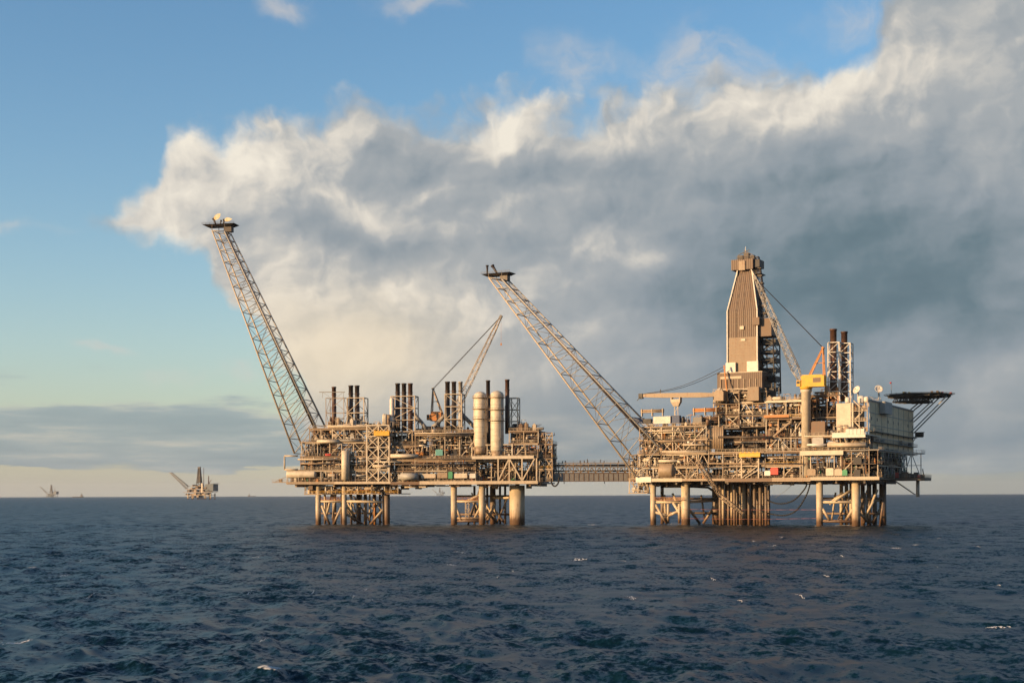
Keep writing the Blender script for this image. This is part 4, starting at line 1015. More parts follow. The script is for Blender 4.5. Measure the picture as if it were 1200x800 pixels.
# wind wall and detail
m = MB(); p, q = T.P(817, 526, 1.2), T.P(845, 498, 1.2)
n = 16; 
for k in range(n):
    f0, f1 = k / n, (k + 1) / n; g = lambda f: (p[0] + (q[0] - p[0]) * f, 1.2 + 3.5 * f * f)
    (x0, y0), (x1, y1) = g(f0), g(f1); b = len(m.v); m.v += [(x0, y0, p[2]), (x1, y1, p[2]), (x1, y1 + .3, p[2]), (x0, y0 + .3, p[2]), (x0, y0, q[2]), (x1, y1, q[2]), (x1, y1 + .3, q[2]), (x0, y0 + .3, q[2])]
    for fc in ((3, 2, 1, 0), (4, 5, 6, 7), (0, 1, 5, 4), (1, 2, 6, 5), (2, 3, 7, 6), (3, 0, 4, 7)): m.face([b + i for i in fc], True)
part(rp, m, 'wind_wall', 'tan')
m = MB(); m.tank(T.P(772, 551, 1.5), T.P(792, 551, 1.5), 3.2, 20); part(rp, m, 'horizontal_vessel', 'tan')
m = MB(); m.path([T.P(772, 540, -.2), T.P(794, 540, -.2), T.P(798, 542, -.2)], .55, 10); part(rp, m, 'pipe', 'pale')
for (x0, x1, y, r, mt) in ((776, 828, 529, .35, 'pale'), (752, 800, 505, .25, 'cream'), (764, 800, 517, .3, 'tan'), (830, 940, 543, .25, 'tan'), (842, 905, 512, .5, 'mid'), (800, 826, 521, .4, 'cream'), (970, 1015, 521, 1.0, 'cream'), (946, 968, 521, .5, 'white')):
    m = MB(); m.tube(T.P(x0, y, -.3), T.P(x1, y, -.3), r, 10); part(rp, m, 'pipe', mt)
# braced post frame under the hoist
m = MB(); 
for a, b in (((869, 560), (869, 537)), ((889, 560), (889, 537)), ((869, 560), (889, 545)), ((870, 546), (889, 546)), ((873, 560), (889, 550))): m.bar(T.P(*a, -.3), T.P(*b, -.3), .55 if a[0] == b[0] else .3)
part(rp, m, 'truss_frame', 'cream')
for x0, x1, y0, y1, mt, v in ((903, 912, 556, 548.5, 'red', 0), (896, 903, 557, 552, 'white', 0), (987, 993, 557, 551, 'green', 0), (978, 987, 557, 550, 'cream', 0), (968, 977, 557, 549, 'pale', .2), (946, 956, 557, 550, 'tan', .2), (951, 967, 519, 494, 'brown', 2), (952, 965, 523, 513, 'lgrey', 0)):
    m = MB(); p, q = T.P(x0, y0, v), T.P(x1, y1, v); m.box(p[0], q[0], v - .4, v + 1.8, p[2], q[2]); m.box(p[0] + .3, q[0] - .3, v - .2, v + 1.4, q[2], q[2] + .3); o = part(rp, m, 'cabinet', mt)
    if mt in ('red', 'green') and o: o['label'] = mt + ' painted cabinet'
# white parapet balcony
m = MB(); p, q = T.P(975, 513, -2), T.P(1014, 506, -2); m.box(p[0], q[0], -2, 3, p[2], p[2] + .4); m.box(p[0], q[0], -2, -1.8, p[2] + .4, q[2]); part(rp, m, 'balcony', 'white')
m = MB(); p, q = T.P(991, 509, -2.2), T.P(1013, 502, -2.2); w = (q[0] - p[0]) / 5
for k in range(5): m.box(p[0] + k * w, p[0] + k * w + w * .92, -2.2, 0, p[2], q[2])
part(rp, m, 'locker_row', 'white')
for x in (978, 984, 990): m = MB(); m.bar(T.P(x, 513, -1), T.P(x + 3, 526, 1), .3); part(rp, m, 'brace', 'cream')
# substructure
jz = Y0 - 1.0
jacket_legs(T, rp, [(765.5, 4, 1.15, 'jacket'), (803.5, 6, 1.75, 'jacket'), (839, 34, 1.6, 'conduct'), (960.5, 4, 1.25, 'jacket'), (1003, 6, 1.55, 'jacket'), (1011, 30, .8, 'conduct'), (1018.5, 32, .85, 'conduct'), (1025, 36, .85, 'conduct'), (1034.5, 38, 1.35, 'conduct'), (986, 34, .7, 'jacket'), (992, 36, .7, 'jacket'), (997, 30, .5, 'jacket'), (776, 30, .7, 'conduct')], jz)
braces(T, rp, [((765, 588, 4), (803, 588, 6)), ((768, 591, 4), (781, 613, 4)), ((783, 590, 5), (783, 613, 5)), ((783, 604, 5), (803, 595, 6)), ((768, 600, 4), (783, 604, 5)), ((796, 590, 5), (796, 613, 5)), ((789, 589, 5), (803, 612, 6)), ((806, 594, 6), (820, 613, 20)), ((803, 588, 6), (839, 586, 34)), ((838, 592, 34), (824, 613, 30)),
               ((960, 588, 4), (1003, 588, 6)), ((964, 596, 4), (972, 609, 4)), ((1002, 592, 6), (991, 610, 6)), ((960, 610, 4), (1003, 611, 6)), ((978, 586, 4), (1000, 573, 10)), ((972, 590, 5), (988, 577, 10)), ((1006, 600, 6), (1020, 614, 30)), ((1010, 586, 30), (1034, 586, 38)), ((1033, 594, 38), (1022, 612, 32))], .6)
rg = random.Random(9)
for i in range(18):
    px = 844 + i * 3.35; v = 8 + (i * 7) % 16; u = T.u(px, v, 590); r = .55 + .22 * rg.random()
    if i == 8: r = 1.15
    m = MB(); m.tube((u, v, -6), (u, v, jz), r, 12)
    for k in (4, 9, 14): m.lathe((u, v, k), (0, 0, 1), [(0, r), (0, r * 1.15), (.3, r * 1.15), (.3, r)], 12)
    part(rp, m, 'conductor', 'jacket' if i in (1, 4, 8) else 'conduct')
m = MB(); a, b = T.P(767, 587, 3), T.P(802, 587, 3); m.box(a[0], b[0], 3, 5.5, a[2] + .45, a[2] + .6); m.rail((a[0], 3, a[2] + .6), (b[0], 3, a[2] + .6), 1.1, .1); part(rp, m, 'jacket_walkway', 'orange')
m = MB(); m.path([T.P(774, 570, 8), T.P(812, 570, 10), T.P(830, 571, 14), T.P(836, 575, 16)], .5, 8); part(rp, m, 'pipe', 'dark')
m = MB(); m.path([T.P(774, 567, 8), T.P(840, 568, 10)], .7, 8); part(rp, m, 'pipe', 'mid')
underdeck(rp, a0 + 2, a4, 20, Y0 - 1.0, 171, 60)
rj = random.Random(22)
for k in range(14):
    px = rj.uniform(962, 1034) if k < 9 else rj.uniform(768, 838); v = rj.uniform(8, 36); u = T.u(px, v, 590); m = MB()
    m.tube((u, v, rj.uniform(0, 4)), (u + rj.choice([-6, -4, 4, 6]) * (1 if 975 < px < 1015 or 785 < px < 820 else .3), v + rj.uniform(-3, 3), rj.uniform(9, 17)), rj.uniform(.3, .55), 8); part(rp, m, 'jacket_brace', rj.choice(['jacket', 'conduct']))
for z_ in (5.0, 11.5):
    for xa_, xb_ in ((960, 1034), (768, 840)):
        m = MB(); m.tube((T.u(xa_, 30, 590), 30, z_), (T.u(xb_, 30, 590), 30, z_), .5, 8); part(rp, m, 'jacket_brace', 'conduct')
flush_rest()

# ---- things standing on the right platform
flare_boom(R, 'flare boom of the right platform, leaning left with no flame', ((745, 558), (772, 524)), ((572.5, 325), (588, 327)), None, None, -2.2, 12, (567.5, 601, 322.3, 1.0),
           ((571, 321, 571, 312, .55), (583, 321, 577.5, 312, .7)), None, (), 13)

# derrick
def derrick():
    v = 10
    u0, u1 = T.u(852.5, v, 400), T.u(887.5, v, 400); dv = (u1 - u0) * .95; ub, ut = T.u(862, v, 315), T.u(878.5, v, 315)
    Z = lambda py: T.z(870, py, v)
    o = T.thing('derrick', 'tall tapering drilling derrick clad in brown and cream sheets', 'derrick', ((u0 + u1) / 2, v + dv / 2, Z(457)))
    c = (u1 - u0); s0 = (ut - ub)
    vt0 = v + (dv - s0) / 2
    m = MB(); m.box(u0, u1, v, v + dv * .72, Z(437), Z(395)); build(m, 'lower_cladding', 'panel', o)
    m = MB(); m.box(u0, u1, v, v + dv * .8, Z(395) + .02, Z(364)); build(m, 'middle_cladding', 'clad', o)
    m = MB(); m.frustum((u0, u1, v, v + dv * .8), Z(364) + .02, (ub, ut, vt0, vt0 + s0), Z(315)); build(m, 'upper_cladding', 'clad', o)
    for py in (322, 331, 340, 349, 357, 371, 379, 388):
        f = max(0, (364 - py) / 49); e0 = (ub - u0) * f; e1 = (u1 - ut) * f; vv = v + (vt0 - v) * f; m = MB(); m.box(u0 + e0 + .3, u1 - e1 - .3, vv - .06, vv + .3, Z(py) - .07, Z(py) + .07); build(m, 'girt', 'brown', o)
    for k in (.3, .55, .8): m = MB(); a_ = u0 + (u1 - u0) * k; m.bar((a_, v - .06, Z(395)), (a_, v - .06, Z(365)), .12); b_ = ub + (ut - ub) * k; m.bar((a_, v - .06, Z(364)), (b_, vt0 - .06, Z(316)), .12); build(m, 'cladding_seam', 'mid', o)
    for py in (400, 407, 415, 424):
        m = MB(); m.box(u0 - .08, u1 + .08, v - .1, v + dv * .72, Z(py) - .1, Z(py) + .12); build(m, 'girt', 'tan', o)
    for (a, b) in (((u0, v, Z(437)), (u0, v, Z(364))), ((u1, v, Z(437)), (u1, v, Z(364))), ((u0, v, Z(364)), (ub, vt0, Z(315))), ((u1, v, Z(364)), (ut, vt0, Z(315)))):
        m = MB(); m.bar((a[0], a[1] - .1, a[2]), (b[0], b[1] - .1, b[2]), .75, .5); build(m, 'corner_post', 'white', o)
    m = MB(); m.bar((ut - .3, vt0 - .5, Z(314)), (ut + 2.6, vt0 - .5, Z(329)), 1.5, .3); m.bar((ub + .2, vt0 - .5, Z(314)), (ub - .2, vt0 - .5, Z(322)), 1.3, .3); build(m, 'flashing', 'white', o)
    # open truss on the shaded side
    m = MB(); x0, x1 = u1 + .4, T.u(905, v, 420)
    m.lattice([(x0, v + 3, Z(460)), (x1, v + 3, Z(460)), (x1, v + dv, Z(460)), (x0, v + dv, Z(460))], [(x0, v + 3, Z(394)), (x1 - .5, v + 3, Z(394)), (x1 - .5, v + dv, Z(394)), (x0, v + dv, Z(394))], 7, .3, .2)
    for k in range(6): m.box(x0, x1, v + 5, v + dv - 1, Z(458 - k * 11), Z(458 - k * 11) + rg.uniform(.8, 2.5))
    build(m, 'racking_truss', 'dark', o)
    m = MB(); m.box(u1 + .1, T.u(903, v, 390), v + 1, v + dv * .8, Z(395), Z(374)); build(m, 'racking_board', 'brown', o)
    m = MB(); m.box(u1 - 1.6, u1 + 1.2, v - 1.2, v - .2, Z(382), Z(373)); build(m, 'side_box', 'brown', o)
    m = MB(); p = [(ut + .6, vt0 + 1, Z(300)), (ut + 2.4, vt0 + 1, Z(300)), (ut + 2.4, vt0 + 3, Z(300)), (ut + .6, vt0 + 3, Z(300))]
    q = [(u1 + 1, v + 2, Z(372)), (u1 + 3.4, v + 2, Z(372)), (u1 + 3.4, v + 4, Z(372)), (u1 + 1, v + 4, Z(372))]
    m.lattice(q, p, 12, .2, .14)
    for k in range(8): c_ = Vector(q[0]).lerp(Vector(p[0]), k / 8 + .05); m.box(c_.x - .2, c_.x + 2.6, c_.y - .3, c_.y + 2.4, c_.z, c_.z + .5)
    build(m, 'ladder_tower', 'mid', o)
    # crown block
    m = MB(); a, b = T.u(855.5, v, 307), T.u(881, v, 307); m.box(a, b, vt0 - 1.6, vt0 + s0 + 1.6, Z(315), Z(303)); cr = build(m, 'crown_house', 'clad', o)
    m = MB(); m.box(b + .05, b + 2.6, vt0 - .6, vt0 + s0, Z(313), Z(304)); m.box(b, b + 3.2, vt0 - 1, vt0 + s0, Z(321), Z(320)); m.rail((b, vt0 - 1, Z(320)), (b + 3.2, vt0 - 1, Z(320)), 1.1, .1); build(m, 'side_balcony', 'dark', cr)
    m = MB(); m.box((a + b) / 2 - 1.4, (a + b) / 2 + 1.4, vt0 - 2.0, vt0 - 1.6, Z(316), Z(305)); build(m, 'crown_hatch', 'tan', cr)
    m = MB(); cc = (a + b) / 2 + .8
    m.box(cc - 3.4, cc - 1.0, vt0, vt0 + 3, Z(303), Z(297.5)); m.box(cc - .6, cc + 1.6, vt0, vt0 + 3, Z(303), Z(295)); m.box(cc + 2, cc + 4, vt0 + .5, vt0 + 2.5, Z(303), Z(298)); m.rail((a + 2, vt0 - .8, Z(303)), (b, vt0 - .8, Z(303)), 1.3, .1); m.bar((cc - 3, vt0, Z(297)), (cc + 2, vt0, Z(292)), .25); m.bar((cc + 3.5, vt0, Z(298)), (cc - .5, vt0, Z(292)), .25); build(m, 'crown_block', 'mid', cr)
    m = MB(); m.tube((cc, vt0 + 1, Z(296)), (cc, vt0 + 1, Z(287)), .22, 8, .1); build(m, 'aerial', 'white', cr)
    # lower cabins
    m = MB(); a, b = T.u(850.5, v - 1, 430), T.u(862, v - 1, 430); m.box(a, b, v - 1.2, v - .05, Z(437), Z(424.5)); build(m, 'cabin', 'white', o)
    m = MB(); a, b = T.u(875.5, v - 1, 430), T.u(888.5, v - 1, 430); m.box(a, b, v - 1.4, v - .05, Z(437), Z(424)); build(m, 'cabin', 'white', o)
    m = MB(); a = T.u(869.5, v, 385); m.box(a - .9, a + .9, v - .5, v - .02, Z(386), Z(382)); m.box(a - .4, a + 1.6, v - .4, v - .02, Z(399.5), Z(397)); build(m, 'vent', 'pale', o)
    # drill floor wind wall
    m = MB(); a, b = T.u(840.5, v - 3, 447), T.u(893, v - 3, 447); m.box(a, b, v - 3, v + dv, Z(456.5), Z(437.2)); ww = build(m, 'wind_wall', 'clad', o)
    m = MB(); m.box(a + 1.5, a + 11, v - 3.25, v - 3.02, Z(444), Z(441)); m.box(a, b, v - 3.2, v - 3.02, Z(457), Z(455.6)); m.box(a - .1, b + .1, v - 3.1, v + dv, Z(437.2) + .01, Z(436.2)); build(m, 'wall_trim', 'cream', ww)
    m = MB()
    for k in range(7): x = a + (b - a) * (k + .6) / 7.6; m.bar((x, v - 3.2, Z(455.5)), (x, v - 3.2, Z(444.5)), .3)
    build(m, 'wall_rib', 'tan', ww)
    m = MB(); a, b = T.u(876, 3, 465), T.u(889, 3, 465); m.box(a, b, 3, 6, Z(471), Z(455)); build(m, 'hose_panel', 'panel', o)
    m = MB(); a, b = T.u(895, v, 450), T.u(912, v, 450)
    for k in range(5): x = a + (b - a) * k / 4; m.bar((x, v + 1, Z(468)), (x, v + 1, Z(rg.choice([446, 450, 457, 455]))), .5)
    m.box(a, b - 2, v, v + 3, Z(468), Z(456)); build(m, 'pipe_rack', 'dark', o)
derrick()

# cranes on the right platform
crane(R, 'orange and yellow crane on a tall cream column, lattice boom leaning left', 3, (938.5, 447), (885.5, 326), (964.5, 407.5), (940, 967, 440, 453), ('yellow', 'lgrey', 'orange'), (945, 456.5, 558, 11), 3.0, 2.0, 26, (889, 330), (966, 442, 947, 444))
# laid down crane
def low_crane():
    v = 2; base = T.P(843, 474, v); o = T.thing('pedestal_crane', 'crane with its grey box boom lowered level to the left, resting on a cradle', 'crane', base)
    m = MB(); a, b = T.P(838, 470, v), T.P(849, 459, v); m.box(a[0], b[0], v - 1.6, v + 2.4, a[2], b[2]); m.box(a[0] + .5, b[0] - .5, v - 1.2, v + 2, b[2], b[2] + .8); build(m, 'machinery_house', 'tan', o)
    m = MB(); f, t_ = Vector(T.P(840, 462.5, v)), Vector(T.P(752, 463.5, v))
    st = [(0, 1.0, 1.4), (.2, 1.5, 2.1), (.72, 1.5, 2.0), (.9, 1.3, 1.6), (1, 1.1, 1.1)]
    for (f0, w0, h0), (f1, w1, h1) in zip(st[:-1], st[1:]):
        p, q = f.lerp(t_, f0), f.lerp(t_, f1); b0 = len(m.v)
        for c_, w, h in ((p, w0, h0), (q, w1, h1)): m.v += [(c_.x, c_.y + y * w / 2, c_.z + zz_ * h / 2) for y, zz_ in ((-1, -1), (1, -1), (1, 1), (-1, 1))]
        for fc in ((0, 1, 5, 4), (1, 2, 6, 5), (2, 3, 7, 6), (3, 0, 4, 7)): m.face([b0 + i for i in fc])
        if f0 == 0: m.face([b0, b0 + 3, b0 + 2, b0 + 1])
        if f1 == 1: m.face([b0 + 4, b0 + 5, b0 + 6, b0 + 7])
    bo = build(m, 'boom', 'tan', o)
    m = MB(); m.box(t_.x - 1.2, t_.x + .6, t_.y - .9, t_.y + .9, t_.z - 1.3, t_.z + .9); m.tube(t_ + Vector((-.6, -.9, -.9)), t_ + Vector((-.6, .9, -.9)), .5, 10); m.bar(t_ + Vector((-1, 0, -1)), t_ + Vector((-2.2, 0, -2)), .25); build(m, 'boom_head', 'dark', bo)
    m = MB(); c_ = T.P(774, 458.5, v); m.bar((c_[0], v, c_[2] - 1.4), (c_[0], v, c_[2] + .9), .3); build(m, 'rope_guide', 'dark', bo)
    for e, hy in ((-.6, 430), (.6, 433)):
        m = MB(); A_, B_ = Vector(T.P(754, 461.5, v)), Vector(T.P(848, hy, v + 4)); pts = [A_.lerp(B_, k / 8) + Vector((0, e, -2.2 * math.sin(PI * k / 8))) for k in range(9)]; m.path(pts, .11, 5); build(m, 'pendant_rope', 'dark', o)
    m = MB(); a = T.P(852, 470, v); m.bar((a[0], v + 1, a[2]), T.P(848.5, 428, v + 4), .5); build(m, 'gantry_mast', 'orange', o)
    o2 = T.thing('boom_rest', 'small cream cradle carrying the lowered grey crane boom', 'boom rest', T.P(792, 493, v))
    m = MB(); p, q = T.P(787, 471, v), T.P(798, 467.5, v); m.box(p[0], q[0], v - 1.3, v + 1.3, p[2], q[2]); m.box(p[0], p[0] + .4, v - 1.3, v + 1.3, q[2], q[2] + .8); m.box(q[0] - .4, q[0], v - 1.3, v + 1.3, q[2], q[2] + .8); m.frustum((p[0] + 1, q[0] - 1, v - .8, v + .8), T.z(792, 476, v), (p[0], q[0], v - 1.3, v + 1.3), p[2]); build(m, 'cradle', 'cream', o2)
    m = MB(); m.bar(T.P(790.5, 495, v), T.P(790.5, 475, v), .25); m.bar(T.P(794.5, 495, v), T.P(794.5, 475, v), .25); m.bar(T.P(790.5, 484, v), T.P(794.5, 476, v), .18); m.bar(T.P(794.5, 490, v), T.P(790.5, 484, v), .18); build(m, 'post', 'cream', o2)
low_crane()

G2 = 'tall brown exhaust stacks beside the orange crane'
exhaust(T, 976.8, 12, 385.5, 470, 8.2, 'left and taller of the two tall brown stacks beside the orange crane', 'rust', 'rust', G2)
exhaust(T, 989.6, 14, 388.5, 470, 7.8, 'right and slightly lower of the two tall brown stacks beside the orange crane', 'rust', 'rust', G2)
stack_frame(T, 970.5, 983.5, 401, 470, 9.5, 14.5, 'tall white lattice frame around the left brown stack', 6, 'white', .19)
stack_frame(T, 984.5, 996.5, 402, 470, 11.5, 16.5, 'tall white lattice frame around the right brown stack', 6, 'white', .19)
hoist(R, 866, 890.5, 530, 536.5, -1.6, 'yellow hoist beam at the middle of the right platform, above a braced frame')

# living quarters
def quarters():
    v = 4; ub, ue = T.u(1017, v, 500), T.u(1017, v, 500); z0, z1 = T.z(1017, 528, v), T.z(1017, 468.5, v)
    v2 = T.v(1070.5, ue, 500)
    uL = T.u(980, v, 490)
    o = T.thing('accommodation_block', 'large pale windowless block of living quarters under the helideck', 'accommodation block', (ue, v, z0))
    m = MB(); m.box(uL + 13, ue, v + 3, v2, z0, z1); build(m, 'main_block', 'wallgrey', o)
    m = MB(); p, q = T.P(980, 505.5, v), T.P(997, 472, v); m.box(p[0], q[0] + 1, v, v + 20, p[2], q[2]); m.box(q[0] + 1, ue - 9, v + 3, v + 20, z0, q[2] - 1); build(m, 'front_block', 'pale', o)
    H = z1 - z0
    for k in (.28, .52, .76, .985):
        m = MB(); m.box(ue - .02, ue + .18, v + 3, v2 - .2, z0 + H * k, z0 + H * k + .28); build(m, 'storey_band', 'lgrey', o)
    for k in range(8):
        vv = v + 3 + (v2 - v - 3) * k / 8; m = MB(); m.box(ue - .02, ue + .12, vv, vv + .3, z0, z1); build(m, 'wall_post', 'lgrey', o)
    for j in range(3):
        for k in range(9):
            if (j * 7 + k * 5) % 4 == 0: continue
            vv = v + 6 + (v2 - v - 9) * k / 8; m = MB(); m.box(ue - .02, ue + .05, vv, vv + 1.4, z0 + H * (.1 + .26 * j), z0 + H * (.1 + .26 * j) + 1.3); build(m, 'window', 'dark', o)
    m = MB(); m.box(uL + 13, ue + .4, v + 2.6, v2, z1, z1 + .5); rf = build(m, 'roof', 'lgrey', o)
    m = MB(); m.rail((uL + 13, v + 2.7, z1 + .5), (ue, v + 2.7, z1 + .5), 1.2, .1); m.rail((ue, v + 2.7, z1 + .5), (ue, v + 26, z1 + .5), 1.2, .1); build(m, 'handrail', 'cream', rf)
    # outside stair tower and landings on the lit face
    m = MB(); x0, x1 = T.u(997, v, 490), ue
    for k in range(5):
        zz_ = z0 + H * k / 5; m.box(x0, x1 - .2, v - .2, v + 2.6, zz_ - .25, zz_); m.rail((x0, v - .2, zz_), (x1 - .2, v - .2, zz_), 1.2, .11)
        c0, c1 = (x0 + 1, x1 - 2) if k % 2 else (x1 - 2, x0 + 1); m.bar((c0, v + .6, zz_), (c1, v + .6, zz_ + H / 5), .25, .4); m.bar((c0, v + 1.6, zz_), (c1, v + 1.6, zz_ + H / 5), .25, .4)
    for x in (x0, (x0 + x1) / 2, x1 - .2): m.bar((x, v - .15, z0), (x, v - .15, z1 + 1), .3)
    build(m, 'stair_tower', 'cream', o)
    for i in range(12):
        m = MB(); x = rg.uniform(x0, x1 - 1.6); zz_ = z0 + H * rg.randrange(0, 5) / 5; m.box(x, x + rg.uniform(.7, 1.8), v + .8, v + 2.5, zz_, zz_ + rg.uniform(.8, 2.4)); build(m, 'equipment_skid', rg.choice(['tan', 'pale', 'orange', 'cream', 'brown']), o)
    # long service gallery along the shaded wall
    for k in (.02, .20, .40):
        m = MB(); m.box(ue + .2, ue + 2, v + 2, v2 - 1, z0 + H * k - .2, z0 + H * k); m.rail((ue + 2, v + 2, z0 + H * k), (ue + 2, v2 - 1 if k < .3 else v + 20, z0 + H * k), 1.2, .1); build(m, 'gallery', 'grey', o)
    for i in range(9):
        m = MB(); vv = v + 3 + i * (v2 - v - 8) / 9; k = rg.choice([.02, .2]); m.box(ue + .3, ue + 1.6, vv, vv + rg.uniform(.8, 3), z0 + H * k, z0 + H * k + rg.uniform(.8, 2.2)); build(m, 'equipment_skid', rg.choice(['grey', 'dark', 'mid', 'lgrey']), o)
    m = MB(); p = T.v(1030, ue, 470); m.box(ue + .1, ue + 2.6, p, p + 14, z1 - 4.5, z1 + .6); build(m, 'roof_cabin', 'lgrey', o)
    return o, ue, v, v2, z0, z1
qo, ue, qv, qv2, qz0, qz1 = quarters()
# tanks and dishes on its roof
GT = 'white roof tanks on the accommodation block'
for x, y, r, lab in ((993.5, 468.5, 1.15, 'white roof tank nearest the lattice stack frames'), (1009.5, 468.0, 1.55, 'white roof tank in the middle, below the left dish'), (1015.5, 468, 1.2, 'white roof tank at the corner of the living quarters')):
    p = T.P(x, y, 6); o = T.thing('roof_tank', lab, 'tank', (p[0], 6, p[2] - r - 1), GT)
    m = MB(); m.lathe((p[0], 6, p[2] - r), (0, 0, 1), [(0, r * .7), (.3, r), (r * 1.6, r), (r * 1.95, r * .7), (r * 2.1, .1)], 16); build(m, 'shell', 'white', o)
    m = MB(); 
    for e in (-.6, .6): m.bar((p[0] + e * r, 5.6, p[2] - r - 2), (p[0] + e * r, 5.6, p[2] - r), .2); m.bar((p[0] + e * r, 6.4, p[2] - r - 2), (p[0] + e * r, 6.4, p[2] - r), .2)
    build(m, 'stand', 'cream', o)
GD = 'white satellite dishes above the living quarters'
def dish(x, y, v, r, az, el, lab):
    r *= .82; p = Vector(T.P(x, y, v)); o = T.thing('satellite_dish', lab, 'satellite dish', (p.x, p.y, qz1 + .5), GD)
    d = Vector((math.cos(el) * math.sin(az), -math.cos(el) * math.cos(az), math.sin(el)))
    m = MB(); m.lathe(p, d, [(0, .3), (.1 * r, r * .45), (.28 * r, r * .8), (.45 * r, r), (.5 * r, r), (.33 * r, r * .78), (.16 * r, r * .4), (.1 * r, .1)], 20); build(m, 'reflector', 'white', o)
    m = MB(); m.bar((p.x, p.y, qz1 + .5), p - d * .2, .4); m.bar((p.x + .8, p.y + .5, qz1 + .5), p - d * .3, .2); build(m, 'mount', 'lgrey', o)
    m = MB(); m.bar(p + d * .1, p + d * r * .9, .12); m.lathe(p + d * r * .9, d, [(0, .2), (.35, .2)], 8); build(m, 'feed_horn', 'grey', o)
dish(1005, 457.5, 9, 2.1, -.5, .45, 'left satellite dish, tilted up to the left near the brown stacks')
dish(1029.5, 456.5, 16, 2.1, .45, .5, 'right satellite dish, tilted up beside the dark helideck')
# thin mast
p = T.P(1044.5, 462, 20); o = T.thing('wind_mast', 'thin mast with a small wind sensor beside the helideck', 'mast', p)
m = MB(); m.tube(p, T.P(1044.5, 449.5, 20), .1, 6); build(m, 'pole', 'grey', o)
m = MB(); q = T.P(1043.8, 449.5, 20); m.lathe((q[0], 20, q[2]), (0, 0, 1), [(0, .2), (.3, .45), (.7, .3)], 10); build(m, 'wind_sensor', 'red', o)

# helideck
def helideck():
    # an octagonal deck that overhangs the far right corner of the quarters
    cv = qv2 - 4.0; rad = 14.5; cu = T.P(1114, 462, cv)[0] - 14.2; zd = T.z(1085, 462.0, cv)
    t0 = T.P(1114, 462, cv)[0]; rad = t0 - cu if t0 - cu > 8 else rad
    o = T.thing('helideck', 'dark octagonal helideck jutting out over the right end of the platform', 'helideck', (cu, cv, zd))
    m = MB(); pts = [(cu + rad * 1.04 * math.cos(PI / 8 + k * PI / 4), cv + rad * 1.04 * math.sin(PI / 8 + k * PI / 4)) for k in range(8)]
    m.lathe((cu, cv, zd - .7), (0, 0, 1), [(0, rad * 1.0), (.7, rad * 1.06)], 8); build(m, 'landing_deck', 'heli', o)
    m = MB(); n = 24
    for k in range(n):
        a, b = 2 * PI * k / n, 2 * PI * (k + 1) / n; r1, r2 = rad * 1.02, rad * 1.13
        A_, B_ = [(cu + r1 * math.cos(x), cv + r1 * math.sin(x), zd - .45) for x in (a, b)]; C_, D_ = [(cu + r2 * math.cos(x), cv + r2 * math.sin(x), zd + .1) for x in (b, a)]
        for s_, e_ in ((A_, D_), (D_, C_)): m.bar(s_, e_, .14)
        m.bar(tuple((x + y) / 2 for x, y in zip(A_, D_)), tuple((x + y) / 2 for x, y in zip(B_, C_)), .1)
    build(m, 'safety_net', 'dark', o)
    m = MB()
    for k in range(-4, 5):
        y = cv + k * rad / 4.6; hw = math.sqrt(max(1, rad * rad - (y - cv) ** 2)); m.bar((cu - hw, y, zd - 1), (cu + hw, y, zd - 1), .3, .6); m.bar((cu - hw * .85, y, zd - 3.4), (cu + hw * .4, y, zd - 3.4), .3)
        nn = 6
        for j in range(nn):
            x0 = cu - hw * .85 + hw * 1.25 * j / nn; x1 = x0 + hw * 1.25 / nn; m.bar((x0, y, zd - 3.4), ((x0 + x1) / 2, y, zd - 1.2), .2); m.bar(((x0 + x1) / 2, y, zd - 1.2), (x1, y, zd - 3.4), .2)
    build(m, 'support_truss', 'dark', o)
    for y in (qv2 - 8, qv2 - .6):
        for f in (.30, .62, .93):
            m = MB(); m.bar((ue + .3, y, zd - 7 - 17 * (f - .3)), (cu + rad * f, y, zd - 1.2), .5); build(m, 'strut', 'lgrey' if f > .5 else 'mid', o)
    rgx = random.Random(3)
    for k in range(9):
        a = rgx.uniform(-2.6, .4); m = MB(); x, y = cu + rad * 1.0 * math.cos(a), cv + rad * 1.0 * math.sin(a); m.box(x - .5, x + .5, y - .4, y + .4, zd, zd + rgx.uniform(.4, .9)); build(m, 'fire_monitor' if k % 2 else 'deck_light', rgx.choice(['red', 'pale', 'yellow', 'mid']), o)
helideck()
# escape craft and landing at the right end
def boat(x, y, v, lab):
    p = T.P(x, y, v); o = T.thing('lifeboat', lab, 'lifeboat', p, 'covered lifeboats at the right end')
    Lh = 3.6; m = MB(); st = [(-1, .15, .5), (-.8, .7, .85), (-.3, 1.0, 1.0), (.3, 1.0, 1.0), (.8, .7, .85), (1, .15, .5)]
    k = len(m.v); n = 12
    for f, w, h in st:
        for i in range(n):
            t = 2 * PI * i / n; m.v.append((p[0] + math.cos(t) * 1.25 * w, p[1] + f * Lh, p[2] + math.sin(t) * 1.25 * h))
    for g in range(len(st) - 1):
        for i in range(n): j = (i + 1) % n; m.face([k + g * n + j, k + g * n + i, k + (g + 1) * n + i, k + (g + 1) * n + j], True)
    m.face([k + i for i in range(n)]); m.face([k + (len(st) - 1) * n + i for i in range(n)][::-1]); build(m, 'hull', 'orange', o)
    m = MB(); m.box(p[0] - .6, p[0] + .6, p[1] - 2.6, p[1] - 1.2, p[2] + .9, p[2] + 1.7); build(m, 'cockpit', 'pale', o)
    m = MB()
    for e in (-2.4, 2.4): m.bar((p[0] - 2.6, p[1] + e, p[2] - 1), (p[0] - 2.4, p[1] + e, p[2] + 3), .35); m.bar((p[0] - 2.4, p[1] + e, p[2] + 3), (p[0] + .2, p[1] + e, p[2] + 2.7), .35); m.bar((p[0], p[1] + e, p[2] + 2.7), (p[0], p[1] + e, p[2] + 1), .08)
    build(m, 'davit', 'lgrey', o)
